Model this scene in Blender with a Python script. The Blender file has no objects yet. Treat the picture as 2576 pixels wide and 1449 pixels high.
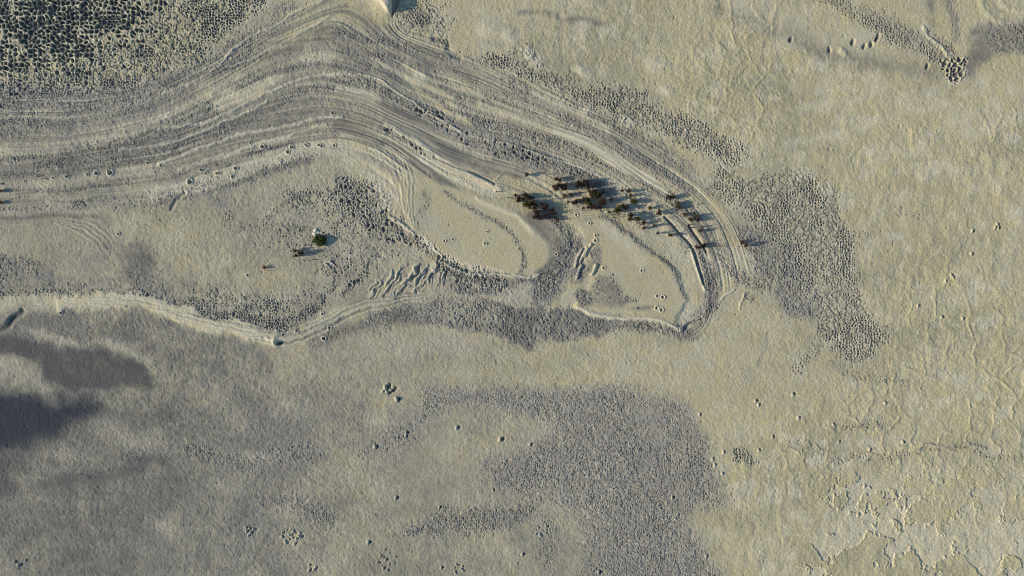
import bpy, math, random
import numpy as np
from math import radians
from mathutils import Vector, Matrix, noise as mnoise

S = bpy.context.scene
C = S.collection
K = 102.4 / 2576.0            # metres per unit of the 2576-wide drawing grid

# ---------------------------------------------------------------- camera
cam_d = bpy.data.cameras.new('camera')
cam = bpy.data.objects.new('camera', cam_d); C.objects.link(cam)
cam.location = (0, 0, 72.0)
cam.rotation_euler = (0, 0, 0)
cam_d.sensor_width = 36.0
cam_d.lens = 36.0 * 72.0 / 102.4
cam_d.clip_start = 0.5; cam_d.clip_end = 20000
S.camera = cam

# ---------------------------------------------------------------- light
SUN_EL = 23.0
sd = Vector((-1.0, -0.13, 0)).normalized()            # horizontal direction towards the sun
w = bpy.data.worlds.new('World'); S.world = w; w.use_nodes = True
nt = w.node_tree
bg = nt.nodes['Background']
sky = nt.nodes.new('ShaderNodeTexSky'); sky.sky_type = 'NISHITA'
sky.sun_disc = False
sky.sun_elevation = radians(SUN_EL)
sky.sun_rotation = math.atan2(sd.x, sd.y)
sky.air_density = 1.0; sky.dust_density = 0.3; sky.ozone_density = 3.0
nt.links.new(sky.outputs[0], bg.inputs[0])
bg.inputs[1].default_value = 0.13
ld = bpy.data.lights.new('sun', 'SUN'); ld.energy = 4.1; ld.angle = radians(0.5)
ld.color = (1.0, 0.885, 0.69)
lo = bpy.data.objects.new('sun', ld); C.objects.link(lo)
v = Vector((sd.x * math.cos(radians(SUN_EL)), sd.y * math.cos(radians(SUN_EL)), math.sin(radians(SUN_EL))))
lo.rotation_euler = v.to_track_quat('Z', 'Y').to_euler()
S.view_settings.view_transform = 'Standard'; S.view_settings.look = 'None'
S.view_settings.exposure = 0.86; S.view_settings.gamma = 1.0
S.cycles.filter_width = 1.0; S.cycles.max_bounces = 4; S.cycles.diffuse_bounces = 2

f32 = np.float32
rs = np.random.RandomState(7)
TAB = rs.rand(8, 1024, 1024).astype(f32)

# ---------------------------------------------------------------- noise
def vn(X, Y, seed):
    ix = np.floor(X); iy = np.floor(Y)
    fx = (X - ix).astype(f32); fy = (Y - iy).astype(f32)
    ix = ix.astype(np.int32) & 1023; iy = iy.astype(np.int32) & 1023
    fx = fx * fx * (3 - 2 * fx); fy = fy * fy * (3 - 2 * fy)
    T = TAB[seed % 8]
    ix1 = (ix + 1) & 1023; iy1 = (iy + 1) & 1023
    a = T[iy, ix] * (1 - fx) + T[iy, ix1] * fx
    b = T[iy1, ix] * (1 - fx) + T[iy1, ix1] * fx
    return a * (1 - fy) + b * fy            # 0..1
def fbm(X, Y, sc, seed, octv=3, gain=0.5, rot=True):
    o = np.zeros(np.broadcast(X, Y).shape, f32); a = 1.0; t = 0
    for i in range(octv):
        k = (2 ** i) / sc
        g = (.6 + 1.1 * i + .7 * seed) if rot else 0.0
        cg, sg = k * math.cos(g), k * math.sin(g)
        o += a * (vn(X * cg - Y * sg + 37.7 * i + seed * 13.3, X * sg + Y * cg + 91.1 * i + seed * 7.7, seed + i) - 0.5) * 2
        t += a; a *= gain
    return o / t                             # about -1..1
def worley(X, Y, c, seed):
    gx = X / c; gy = Y / c
    ix = np.floor(gx).astype(np.int32); iy = np.floor(gy).astype(np.int32)
    F1 = np.full(gx.shape, 9, f32); F2 = F1.copy(); ID = np.zeros(gx.shape, f32)
    TX = TAB[seed % 8]; TY = TAB[(seed + 1) % 8]; TI = TAB[(seed + 2) % 8]
    for dx in (-1, 0, 1):
        for dy in (-1, 0, 1):
            jx = (ix + dx) & 1023; jy = (iy + dy) & 1023
            px = ix + dx + 0.1 + 0.8 * TX[jy, jx]; py = iy + dy + 0.1 + 0.8 * TY[jy, jx]
            d = np.sqrt((gx - px) ** 2 + (gy - py) ** 2).astype(f32)
            n1 = d < F1
            F2 = np.where(n1, F1, np.minimum(F2, d))
            ID = np.where(n1, TI[jy, jx], ID)
            F1 = np.where(n1, d, F1)
    return F1, F2, ID
def ss(a, b, x):
    t = np.clip((x - a) / (b - a), 0, 1); return t * t * (3 - 2 * t)

# ---------------------------------------------------------------- drawing grid (units: 2576-wide drawing)
GX0, GX1, GY0, GY1, GS = -180.0, 2756.0, -130.0, 1580.0, 2.0
gx = np.arange(GX0, GX1 + GS, GS, dtype=f32); gy = np.arange(GY0, GY1 + GS, GS, dtype=f32)
GXX, GYY = np.meshgrid(gx, gy)
wx1 = fbm(GXX, GYY, 60, 1, 3); wy1 = fbm(GXX, GYY, 60, 3, 3)
wx2 = fbm(GXX, GYY, 16, 2, 2); wy2 = fbm(GXX, GYY, 16, 5, 2)
WX = {0: GXX, 1: GXX + 4 * wx1 + 3 * wx2, 2: GXX + 16 * wx1 + 8 * wx2}
WY = {0: GYY, 1: GYY + 4 * wy1 + 3 * wy2, 2: GYY + 16 * wy1 + 8 * wy2}

OFF = {'D': (0, 0, 1.0),
       11: (0, 0, .3351), 12: (858.7, 0, .3351), 13: (1713.5, 0, .3351),
       21: (0, 483, .3351), 22: (858.7, 483, .3351), 23: (1713.5, 483, .3351),
       31: (0, 963.4, .3351), 32: (858.7, 963.4, .3351), 33: (1713.5, 963.4, .3351),
       'Q': (511.1, 319.4, .2232)}
def cv(crop, pts):
    ox, oy, k = OFF[crop]
    return [(ox + p[0] * k, oy + p[1] * k) + tuple(p[2:]) for p in pts]
def smooth_pts(P, closed=False, n=4):
    P = [np.array(p, float) for p in P]
    out = []; m = len(P)
    rng = range(m) if closed else range(m - 1)
    for i in rng:
        p0 = P[(i - 1) % m] if closed or i > 0 else P[0]
        p1 = P[i]; p2 = P[(i + 1) % m]
        p3 = P[(i + 2) % m] if closed or i + 2 < m else P[-1]
        for j in range(n):
            t = j / n
            out.append(0.5 * ((2 * p1) + (-p0 + p2) * t + (2 * p0 - 5 * p1 + 4 * p2 - p3) * t * t + (-p0 + 3 * p1 - 3 * p2 + p3) * t ** 3))
    if not closed: out.append(P[-1])
    return out
CH = {}
rr = random.Random(5)
def ch(name):
    if name not in CH: CH[name] = np.zeros_like(GXX)
    return CH[name]
def put(names, sl, m):
    if isinstance(names, str): names = {names: 1.0}
    for n, v in names.items():
        a = ch(n)
        if v >= 0: a[sl] = np.maximum(a[sl], m * v) if n != 'H' else a[sl] + m * v
        else: a[sl] = a[sl] * (1 - m * (-v)) if n != 'H' else a[sl] + m * v
def box(pts, pad):
    xs = [p[0] for p in pts]; ys = [p[1] for p in pts]
    i0 = max(0, int((min(xs) - pad - GX0) / GS)); i1 = min(len(gx), int((max(xs) + pad - GX0) / GS) + 2)
    j0 = max(0, int((min(ys) - pad - GY0) / GS)); j1 = min(len(gy), int((max(ys) + pad - GY0) / GS) + 2)
    return (slice(j0, j1), slice(i0, i1))
def segd(X, Y, a, b):
    dx, dy = b[0] - a[0], b[1] - a[1]; L = dx * dx + dy * dy + 1e-9
    t = np.clip(((X - a[0]) * dx + (Y - a[1]) * dy) / L, 0, 1)
    return np.sqrt((X - a[0] - t * dx) ** 2 + (Y - a[1] - t * dy) ** 2), t
def split(names, soft):
    if isinstance(names, str): names = {names: 1.0}
    a = {k_: v_ for k_, v_ in names.items() if k_ in 'MS' and v_ > 0}; b = {k_: v_ for k_, v_ in names.items() if k_ not in a}
    return ((b, soft), (a, soft * 1.7 + 5))
def stroke(names, crop, pts, wd=20, soft=8, warp=1, n=4):
    """wd = full width in crop units, soft in drawing units; a third number in a point is a width factor"""
    k = OFF[crop][2]; P = [tuple(p) + ((1.0,) if len(p) < 3 else ()) for p in cv(crop, pts)]
    P = smooth_pts(P, n=n); hw = wd * k / 2
    sl = box(P, hw * 1.6 + soft * 1.7 + 31)
    X = WX[warp][sl]; Y = WY[warp][sl]
    best = np.full(X.shape, 1e9, f32)
    for a, b in zip(P[:-1], P[1:]):
        d, t = segd(X, Y, a, b)
        best = np.minimum(best, d - hw * (a[2] + (b[2] - a[2]) * t))
    for nm_, sf_ in split(names, soft): put(nm_, sl, ss(sf_, -sf_, best))
def poly(names, crop, pts, soft=12, warp=2, sm=True):
    P = cv(crop, pts)
    P = [tuple(p[:2]) for p in (smooth_pts(P, True, 3) if sm else P)]
    sl = box(P, soft * 1.7 + 31)
    X = WX[warp][sl]; Y = WY[warp][sl]
    best = np.full(X.shape, 1e9, f32); ins = np.zeros(X.shape, bool)
    m = len(P)
    for i in range(m):
        a, b = P[i], P[(i + 1) % m]
        d, _ = segd(X, Y, a, b); best = np.minimum(best, d)
        if a[1] != b[1]:
            c = ((a[1] > Y) != (b[1] > Y)) & (X < (b[0] - a[0]) * (Y - a[1]) / (b[1] - a[1]) + a[0])
            ins ^= c
    best = np.where(ins, -best, best)
    for nm_, sf_ in split(names, soft): put(nm_, sl, ss(sf_, -sf_, best))
def blob(names, crop, x, y, rx, ry=None, rot=0, soft=0.5, warp=1):
    ox, oy, k = OFF[crop]; ry = ry or rx; x = ox + x * k; y = oy + y * k; rx *= k; ry *= k
    sl = box([(x, y)], max(rx, ry) * 1.8 + 26)
    X = WX[warp][sl] - x; Y = WY[warp][sl] - y; c, s = math.cos(rot), math.sin(rot)
    d = np.sqrt(((X * c + Y * s) / rx) ** 2 + ((-X * s + Y * c) / ry) ** 2)
    put(names, sl, ss(1 + soft, 1 - soft, d))

# ---------------------------------------------------------------- strandline field s
curves = [
 (0, [(1310,130),(1400,160),(1500,205),(1620,225),(1720,290),(1830,340),(1870,400),(1900,460),(1960,430),(2050,450),(2110,520),(2160,600),(2180,700),(2210,780),(2220,900)]),
 (70, [(1000,60),(1150,105),(1300,175),(1400,235),(1500,275),(1620,325),(1740,400),(1850,490),(1920,600),(1960,720),(2000,800)]),
 (40, [(-180,120),(0,120),(200,120),(400,90),(600,30),(700,-30)]),
 (120, [(-180,240),(0,235),(150,240),(300,225),(420,190),(500,150),(580,110),(680,65),(760,30),(800,5),(840,-20)]),
 (200, [(-180,335),(0,330),(150,325),(300,300),(430,265),(520,215),(600,165),(700,110),(780,75),(830,60),(880,90),(960,130),(1050,180),(1160,220),(1300,270),(1400,310),(1500,350),(1600,420),(1700,480),(1780,560),(1810,640),(1830,720)]),
 (260, [(-180,392),(0,385),(150,375),(300,350),(430,310),(540,260),(640,215),(720,192),(800,185),(870,200),(930,225),(1000,265),(1080,290),(1147,325),(1227,348),(1328,375),(1428,412),(1529,452),(1600,500),(1673,548),(1722,595),(1750,644),(1770,720),(1765,790),(1725,825)]),
 (350, [(-180,445),(0,440),(150,420),(300,400),(430,380),(540,345),(650,325),(760,310),(830,300),(900,312),(980,345),(1050,390),(1120,430),(1200,455),(1290,485),(1350,520),(1400,560),(1425,600),(1415,650),(1380,690),(1320,705),(1240,690),(1150,660)]),
 (430, [(-180,540),(0,530),(200,515),(350,495),(450,480),(550,440),(650,415),(750,385),(850,375),(930,390),(1000,440),(1050,500),(1070,580),(1100,640)]),
]
q = 8; nx = int((GX1 - GX0) / q) + 1; ny = int((GY1 - GY0) / q) + 1
Sf = np.full((ny, nx), 200, f32); fixed = np.zeros((ny, nx), bool); fv = np.zeros((ny, nx), f32)
for lev, pts in curves:
    P = smooth_pts(pts, n=24)
    for a, b in zip(P[:-1], P[1:]):
        for t in (0, .5):
            x = a[0] + (b[0] - a[0]) * t; y = a[1] + (b[1] - a[1]) * t
            i = int(round((x - GX0) / q)); j = int(round((y - GY0) / q))
            if 0 <= i < nx and 0 <= j < ny: fixed[j, i] = True; fv[j, i] = lev
for it in range(2500):
    Pd = np.pad(Sf, 1, mode='edge')
    Sf = 0.25 * (Pd[:-2, 1:-1] + Pd[2:, 1:-1] + Pd[1:-1, :-2] + Pd[1:-1, 2:])
    Sf[fixed] = fv[fixed]
for it in range(6):
    Pd = np.pad(Sf, 1, mode='edge')
    Sf = 0.2 * (Sf + Pd[:-2, 1:-1] + Pd[2:, 1:-1] + Pd[1:-1, :-2] + Pd[1:-1, 2:])
def bil(A, X, Y, x0, y0, st):
    u = np.clip((X - x0) / st, 0, A.shape[1] - 1.001); v_ = np.clip((Y - y0) / st, 0, A.shape[0] - 1.001)
    i = u.astype(np.int32); j = v_.astype(np.int32); fu = (u - i).astype(f32); fv_ = (v_ - j).astype(f32)
    return (A[j, i] * (1 - fu) + A[j, i + 1] * fu) * (1 - fv_) + (A[j + 1, i] * (1 - fu) + A[j + 1, i + 1] * fu) * fv_
SG = bil(Sf, GXX, GYY, GX0, GY0, q)

#PAINT
# ================= what lies where on the flat (surface types and relief) =================
# channels: L M S pit crust density (big / middle / fine cells); grey, dark mud (dark also clod shade), navy dark blue tone; pale, yel crusts;
#           str strandline streaks; plate = crust plates; lump = lumpy relief; smooth; H height in m
# --- the large pitted field, upper left
poly({'L': 1}, 11, [(-700,-500),(1300,-500),(1150,150),(800,370),(450,520),(0,600),(-700,600)], soft=110)
poly({'yel': .75}, 11, [(-700,-500),(1800,-500),(1500,300),(1100,560),(600,680),(-700,700)], soft=60)
poly({'M': .95}, 11, [(-700,-500),(2150,-500),(2000,60),(1750,230),(1480,420),(1250,580),(1050,660),(700,700),(0,700),(-700,700)], soft=14)
poly({'S': .85, 'grey': .55}, 11, [(-700,640),(0,640),(700,660),(1100,620),(1500,430),(1900,200),(2050,60),(2250,60),(2000,300),(1700,480),(1400,640),(1150,760),(900,860),(600,960),(0,1060),(-700,1080)], soft=22)
poly({'pd': 1}, 11, [(-700,-500),(1500,-500),(1200,200),(700,420),(0,600),(-700,600)], soft=110)  # pd: deeper pits, with blue shade painted into their colour
poly({'pd': .5}, 11, [(-700,-500),(2100,-500),(1500,450),(900,700),(0,1100),(-700,1100)], soft=80)
# --- strandline zone
poly({'str': 1}, 'D', [(-180,225),(100,240),(320,215),(460,170),(620,95),(760,25),(850,-30),(900,40),(1000,60),(1150,130),(1290,190),(1400,240),(1520,290),(1660,380),(1760,450),(1850,560),(1880,680),(1810,740),(1790,830),(1720,850),(1690,760),(1640,660),(1560,590),(1470,560),(1440,620),(1400,700),(1340,700),(1400,620),(1370,560),(1250,500),(1130,460),(1080,440),(1110,560),(1040,560),(980,480),(900,410),(820,390),(700,410),(560,450),(450,490),(250,530),(-180,560)], soft=14)
poly({'grey': .9, 'dark': .15}, 'D', [(-180,225),(100,240),(320,215),(460,175),(600,130),(700,120),(840,60),(1000,100),(1150,230),(1300,330),(1500,430),(1660,520),(1500,470),(1300,440),(1200,430),(1050,370),(900,300),(760,330),(560,390),(300,440),(-180,520)], soft=26)
poly({'grey': .5, 'dark': .05}, 'D', [(-180,400),(300,360),(600,330),(800,350),(880,460),(1000,560),(1060,680),(900,760),(760,840),(640,820),(420,740),(0,740),(-180,740)], soft=40)
stroke({'dark': .55, 'M': .35, 'S': .8, 'grey': 1}, 11, [(300,1230),(540,1210),(900,1190),(1200,1130),(1500,1040),(1800,920),(2100,760),(2300,680),(2600,640)], 85, 6)
stroke({'dark': .5, 'S': .6, 'grey': 1}, 11, [(500,1130),(900,1080),(1150,1020),(1350,960),(1600,860)], 130, 10)
stroke({'dark': .55, 'S': .5}, 11, [(-300,1310),(0,1300),(300,1310),(600,1260),(900,1240),(1200,1190),(1500,1090),(1750,1010)], 36, 5)
stroke({'M': .9, 'dark': .3}, 11, [(-200,1205),(0,1200),(250,1190),(540,1190)], 60, 4)
stroke({'M': .7, 'dark': .5}, 11, [(0,1440),(400,1430),(600,1410),(850,1380),(1050,1350),(1300,1320),(1450,1270),(1650,1215)], 50, 6)
stroke({'M': .8, 'dark': .5}, 11, [(1700,1230),(1900,1150),(2080,1110),(2250,1030),(2400,1000),(2530,995)], 42, 5)
stroke({'S': .8, 'M': .3, 'dark': .5}, 11, [(1000,1500),(1300,1460),(1550,1400),(1750,1350),(1950,1290),(2150,1230),(2300,1200)], 90, 8)
stroke({'dark': .55}, 11, [(1200,1190),(1500,1080),(1750,960),(2000,900),(2250,920),(2450,900),(2600,915)], 22, 4)
stroke({'dark': .45}, 11, [(1500,1010),(1800,900),(2050,850),(2200,860),(2400,830)], 18, 4)
stroke({'dark': .5, 'M': .4}, 11, [(1950,330),(2150,320),(2350,290),(2480,300),(2560,350)], 22, 5)
stroke({'dark': .55, 'M': .5}, 11, [(1250,640),(1500,570),(1700,500),(1900,440),(2100,400),(2260,350)], 60, 8)
stroke({'dark': .3, 'M': .5}, 11, [(1620,700),(1800,620),(1950,570),(2100,560),(2300,480),(2400,440),(2600,420)], 75, 8)
stroke({'M': .8}, 11, [(1250,900),(1400,880),(1500,800),(1600,800)], 90, 8)
poly({'pale': .55, 'yel': .45, 'grey': -.7, 'dark': -.8, 'M': -.9, 'S': -.8}, 11, [(1600,780),(1700,700),(1900,640),(2080,560),(2150,560),(2050,650),(1900,730),(1750,800),(1640,840)], soft=8)
poly({'grey': -.6, 'M': -.85, 'S': -.7, 'yel': .3}, 11, [(1350,660),(1600,570),(1850,480),(2050,350),(2250,170),(2450,100),(2560,220),(2450,290),(2300,300),(2100,420),(1900,500),(1700,600),(1450,680)], soft=8)
poly({'grey': -.5, 'dark': -.7, 'pale': .3}, 11, [(2250,450),(2350,390),(2560,400),(2560,440),(2400,480)], soft=8)
for pts, wd in (([(2420,5),(2250,80),(2050,200),(1850,300),(1700,420)], 12), ([(2480,120),(2300,230),(2100,330),(1900,440),(1700,500)], 12),
                ([(1200,970),(1550,910),(1750,830),(1950,720),(2100,660),(2250,600),(2400,560),(2600,545)], 18),
                ([(1230,700),(1400,640),(1600,520),(1750,380)], 10), ([(900,1120),(1300,1070),(1550,970),(1800,870),(2000,760)], 12),
                ([(1200,1220),(1500,1120),(1800,1010),(2100,960),(2400,880),(2560,880)], 26), ([(1350,1270),(1650,1180),(1900,1090),(2150,1020),(2450,930)], 20)):
    stroke({'pale': .75, 'H': .10, 'dark': -.8, 'M': -.7, 'S': -.6}, 11, pts, wd, 4)
stroke({'pale': .6, 'dark': -.8, 'grey': -.3, 'M': -.8}, 11, [(1150,1440),(1500,1390),(1800,1280),(2100,1180),(2350,1110),(2560,1130),(2700,1160)], 105, 8)
stroke({'pale': .35, 'dark': -.5}, 11, [(0,1155),(400,1120),(700,1070),(1000,990),(1200,900)], 50, 9)
stroke({'pale': .25, 'grey': 1, 'M': -.9}, 11, [(600,950),(900,890),(1150,860)], 60, 10)
stroke({'yel': .5, 'pale': .25}, 11, [(-200,1400),(300,1380),(600,1340),(900,1310),(1200,1290)], 50, 7)
# --- top centre
blob({'grey': -.5, 'pale': .3, 'H': .25}, 12, 320, 20, 70, 90, 0, .8)
poly({'H': .95, 'pale': .7}, 12, [(150,-330),(235,-40),(290,20),(325,60),(345,92),(362,98),(374,90),(376,40),(372,0),(380,-120),(390,-330)], soft=1.6, warp=0)
poly({'H': -.5}, 12, [(380,-330),(378,90),(395,96),(425,40),(430,0),(440,-330)], soft=2.2, warp=0)
poly({'M': .8}, 12, [(400,60),(450,20),(640,30),(780,60),(830,150),(760,230),(620,280),(480,220),(400,130)], soft=12)
poly({'dark': .3}, 12, [(430,80),(560,50),(650,100),(680,200),(600,240),(480,180)], soft=16)
stroke({'M': .9, 'dark': .45}, 12, [(-30,245),(100,270),(300,300),(480,350),(650,390),(760,440)], 55, 8)
stroke({'M': .75, 'dark': .5}, 12, [(-20,380),(180,400),(350,430),(500,470),(620,510),(700,620)], 50, 8)
stroke({'M': .6, 'dark': .3}, 12, [(480,360),(620,380),(720,430),(900,540),(1050,660),(1200,720)], 60, 9)
stroke({'M': .7, 'dark': .3}, 12, [(620,500),(720,600),(850,720),(1000,750),(1150,740),(1300,800),(1500,860),(1750,880),(2000,930),(2200,1010),(2400,1120),(2600,1260)], 110, 12)
stroke({'M': .8, 'dark': .4, 'H': -.12}, 12, [(700,290),(790,310),(800,380),(880,430)], 40, 5)
stroke({'dark': .5, 'M': .6}, 12, [(-40,440),(100,470),(250,540),(400,590),(500,640),(600,690),(750,790),(900,850)], 60, 7)
poly({'M': .95, 'dark': .15}, 12, [(900,390),(1150,400),(1400,330),(1480,420),(1500,520),(1700,590),(1800,640),(2000,630),(2200,680),(2350,760),(2480,840),(2600,870),(2700,1000),(2600,1080),(2400,1010),(2200,930),(2000,850),(1800,750),(1550,700),(1380,620),(1250,520),(1000,480)], soft=12)
poly({'M': .7, 'grey': .4}, 12, [(1100,560),(1350,620),(1500,700),(1700,760),(1850,850),(1700,860),(1500,800),(1300,720)], soft=12)
for x, y, r in ((1400,400,60), (1470,470,60), (1840,540,60), (1850,840,60), (2150,920,60), (2350,480,70), (2440,680,50), (1780,520,40), (1250,270,70), (600,580,60), (1100,230,70)):
    blob({'pale': .75, 'H': .08}, 12, x, y, r, r * .7, .4, .8)
stroke({'dark': .45, 'grey': .8}, 12, [(1350,100),(1550,100),(1650,150),(1800,140),(1950,190)], 28, 8)
stroke({'dark': .65, 'grey': 1, 'smooth': 1}, 12, [(-40,950),(80,970),(250,1050),(420,1130),(560,1230),(700,1330),(800,1400),(880,1470)], 80, 8)
stroke({'dark': .65, 'grey': 1, 'smooth': 1}, 12, [(300,770),(450,850),(600,930),(720,1040),(850,1160),(1000,1220),(1150,1260),(1350,1290)], 100, 10)
stroke({'grey': .8, 'pale': .1, 'dark': .2, 'smooth': 1}, 12, [(60,690),(220,740),(380,850),(480,960),(600,1060),(750,1170),(900,1260),(1050,1320)], 90, 10)
stroke({'M': .8, 'dark': .35}, 12, [(-40,600),(150,610),(300,680),(450,770),(600,860),(740,960)], 70, 7)
stroke({'M': .95, 'L': .35, 'dark': .2}, 12, [(560,790),(750,910),(900,1020),(1100,1080),(1300,1130),(1500,1190)], 100, 9)
stroke({'M': .8, 'dark': .35}, 12, [(1300,1120),(1500,1190),(1700,1270),(1900,1350),(2060,1440),(2200,1560),(2330,1700)], 120, 10)
stroke({'M': .9, 'dark': .25}, 12, [(620,690),(800,800),(950,870),(1150,940),(1400,1010),(1700,1090),(1950,1180),(2150,1290),(2400,1430),(2600,1600)], 105, 10)
stroke({'grey': .8, 'M': .55, 'S': .6, 'dark': .3}, 12, [(1700,930),(1900,1010),(2100,1100),(2250,1200),(2400,1290),(2600,1420)], 95, 10)
stroke({'yel': .4, 'grey': -.8, 'M': -.85, 'dark': -.8}, 12, [(480,590),(620,710),(760,820),(880,880),(960,920)], 50, 6)
stroke({'yel': .4, 'grey': -.8, 'M': -.85, 'dark': -.8}, 12, [(480,500),(620,600),(760,700),(840,780)], 60, 7)
stroke({'pale': .4, 'grey': -.7, 'M': -.9, 'dark': -.8}, 12, [(1030,770),(1200,850),(1400,910),(1600,970),(1750,1040)], 38, 6)
stroke({'pale': .8, 'grey': -.5, 'M': -1, 'S': -1, 'dark': -.9, 'smooth': 1}, 12, [(1600,980,.7),(1750,1040),(1900,1110),(2050,1200,1.1),(2200,1290),(2330,1370,.8),(2430,1440,.5)], 75, 5)
stroke({'pale': .5, 'grey': -.6, 'M': -.8, 'dark': -.8}, 12, [(1450,700),(1600,760),(1780,850),(1900,920),(2000,960)], 50, 8)
stroke({'pale': .9, 'H': .16, 'dark': -1, 'M': -1}, 12, [(650,850),(750,900),(850,960),(900,990)], 9, 3, 0)
stroke({'pale': .7, 'H': .12, 'M': -.6}, 12, [(60,555),(200,570),(300,610),(430,700),(560,780),(650,850)], 9, 3)
stroke({'pale': .6, 'H': .1, 'M': -.6}, 12, [(900,1000),(1100,1045),(1350,1100),(1550,1180),(1750,1240),(1950,1330)], 9, 3)
stroke({'pale': .6, 'grey': -.6, 'dark': -.8}, 12, [(-40,660),(100,680),(200,710),(290,760)], 30, 5)
stroke({'M': .9, 'L': .3, 'dark': .2}, 12, [(330,960),(400,1010),(480,1060),(560,1110),(620,1150)], 55, 5)
stroke({'pale': .8, 'dark': -.8, 'M': -.7, 'H': .1}, 12, [(350,930),(450,1000),(560,1060),(640,1120),(760,1200),(900,1280),(1050,1350),(1180,1420)], 36, 5)
stroke({'dark': .4, 'H': -.18}, 12, [(700,1180),(850,1250),(1000,1300),(1150,1380)], 16, 3, 0)
stroke({'pale': .75, 'dark': -.8, 'M': -.8}, 12, [(600,1180),(720,1260),(850,1330),(1000,1400),(1150,1460)], 55, 6)
poly({'pale': .5, 'yel': .4, 'grey': -.7, 'dark': -.6}, 12, [(-20,1130),(100,1120),(260,1200),(360,1300),(440,1440),(430,1600),(330,1560),(250,1440),(160,1330),(40,1280)], soft=12)
for o in (0, 36, 72, 108):
    stroke({'H': .02, 'pale': .3}, 12, [(190 + o, 1130 - o * .2),(310 + o, 1220),(390 + o, 1340),(430 + o, 1480),(400 + o, 1640)], 14, 3)
# --- top right
poly({'smooth': 1, 'grey': .35, 'pale': .3}, 13, [(380,-80),(700,60),(1000,180),(1300,260),(1450,300),(1250,360),(900,280),(600,150),(380,20)], soft=26)
stroke({'dark': .3, 'grey': .4}, 13, [(280,60),(500,140),(650,220),(850,260),(1030,390),(1250,440),(1500,470),(1750,510),(1900,560)], 120, 24)
stroke({'yel': .7}, 13, [(200,40),(330,130),(480,200),(650,290)], 60, 14)
stroke({'M': .95, 'dark': .25}, 13, [(1060,-40),(1200,20),(1320,110),(1480,190),(1620,240),(1750,330),(1900,420)], 90, 6)
poly({'M': .7, 'S': .8, 'dark': .2}, 13, [(1350,60),(1550,130),(1750,220),(1900,330),(1980,440),(1900,440),(1700,370),(1480,240)], soft=12)
poly({'L': .8, 'M': 1, 'dark': .2}, 13, [(1960,430),(2060,420),(2150,470),(2140,540),(2070,590),(1990,590),(1960,520)], soft=7)
stroke({'M': .9, 'dark': .35}, 13, [(1850,240),(1900,290),(1980,340),(2020,380),(2060,450)], 55, 6)
stroke({'pale': .5, 'H': .12}, 13, [(1820,200),(1860,290),(1940,340),(1990,400)], 14, 4)
poly({'dark': .45, 'grey': 1, 'smooth': .7}, 13, [(2200,220),(2330,170),(2380,260),(2360,400),(2250,500),(2150,560),(2120,500),(2170,380)], soft=18)
poly({'S': .9, 'M': .5, 'dark': .45}, 13, [(2350,190),(2500,170),(2800,120),(2800,380),(2500,370),(2360,390)], soft=10)
stroke({'dark': .35, 'grey': .7}, 13, [(1860,-40),(1870,80),(1880,200)], 50, 12)
stroke({'dark': .35, 'grey': .7, 'M': .3}, 13, [(1980,-40),(2020,60),(2060,170),(2060,300)], 50, 12)
stroke({'pale': .4, 'yel': .6, 'H': .07}, 13, [(2240,-40),(2270,60),(2330,130),(2440,180),(2560,160),(2800,130)], 36, 7)
stroke({'pale': .4, 'yel': .6, 'H': .07}, 13, [(2390,-40),(2420,40),(2500,80),(2700,90)], 30, 7)
stroke({'dark': .4}, 13, [(2300,-20),(2350,60),(2420,80)], 30, 7)
blob({'pale': .7, 'H': .14}, 13, 1210, 380, 40, 22, .6, .7)
for x, y in ((1110,370),(1290,318),(1380,340),(1430,330),(1470,290),(1480,270),(820,300),(1840,500)):
    blob({'dark': .5, 'H': -.22}, 13, x, y, 13, 20, .2, .5)
poly({'M': .85, 'dark': .1}, 13, [(-10,870),(200,950),(380,1040),(470,1120),(460,1200),(420,1270),(500,1340),(700,1310),(880,1270),(1010,1320),(1150,1460),(280,1460),(260,1300),(200,1180),(-10,1060)], soft=8)
for x, y, rx, ry, r in ((1050,790,130,34,-.2),(1290,730,70,34,-.2),(1460,570,60,30,0),(1470,650,90,36,-.3),(1880,690,60,40,-.2),(1980,790,70,50,0),(1810,800,70,24,0),(1400,930,140,42,-.3),(2080,910,110,46,-.3),(1170,1040,100,40,0),(870,1200,70,40,0),(1270,560,100,16,0),(2140,690,70,36,-.3),(2030,590,90,20,0),(2170,990,70,40,.4),(2350,800,50,60,0),(2280,600,60,50,-.4),(2480,700,60,40,0),(1620,1120,130,26,-.1),(1750,1150,60,22,0),(2300,950,60,40,0),(1500,1180,90,20,-.3),(1900,1270,260,26,0),(2360,1390,80,40,0),(1050,1060,100,22,-.3),(240,840,40,26,0),(480,900,50,16,0)):
    blob({'pale': .6, 'smooth': .7, 'yel': -.6}, 13, x, y, rx, ry, r, .9, 2)
# --- left, middle
stroke({'pale': .2, 'yel': .65}, 21, [(-200,165),(150,165),(400,130),(700,140),(1000,80),(1300,20),(1400,-20)], 50, 6)
stroke({'M': .9, 'dark': .2}, 21, [(-200,140),(100,130),(350,125),(600,90),(900,50),(1150,10)], 26, 4)
stroke({'dark': .45, 'M': .3}, 21, [(300,30),(500,10),(700,-20)], 50, 8)
stroke({'dark': .55}, 21, [(-200,195),(100,190),(400,180),(600,180),(740,200),(830,260)], 34, 8)
stroke({'dark': .45, 'M': .5}, 21, [(850,110),(1100,80),(1230,70)], 60, 8)
stroke({'dark': .45, 'H': -.12}, 21, [(1290,130),(1320,70),(1380,10)], 26, 5)
stroke({'dark': .45, 'M': .6}, 21, [(2000,220),(2060,160),(2120,90),(2250,40),(2400,0)], 40, 6)
poly({'M': .75, 'dark': .1}, 21, [(2150,0),(2600,-40),(2620,220),(2500,230),(2400,130),(2250,160),(2150,100)], soft=12)
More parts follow.
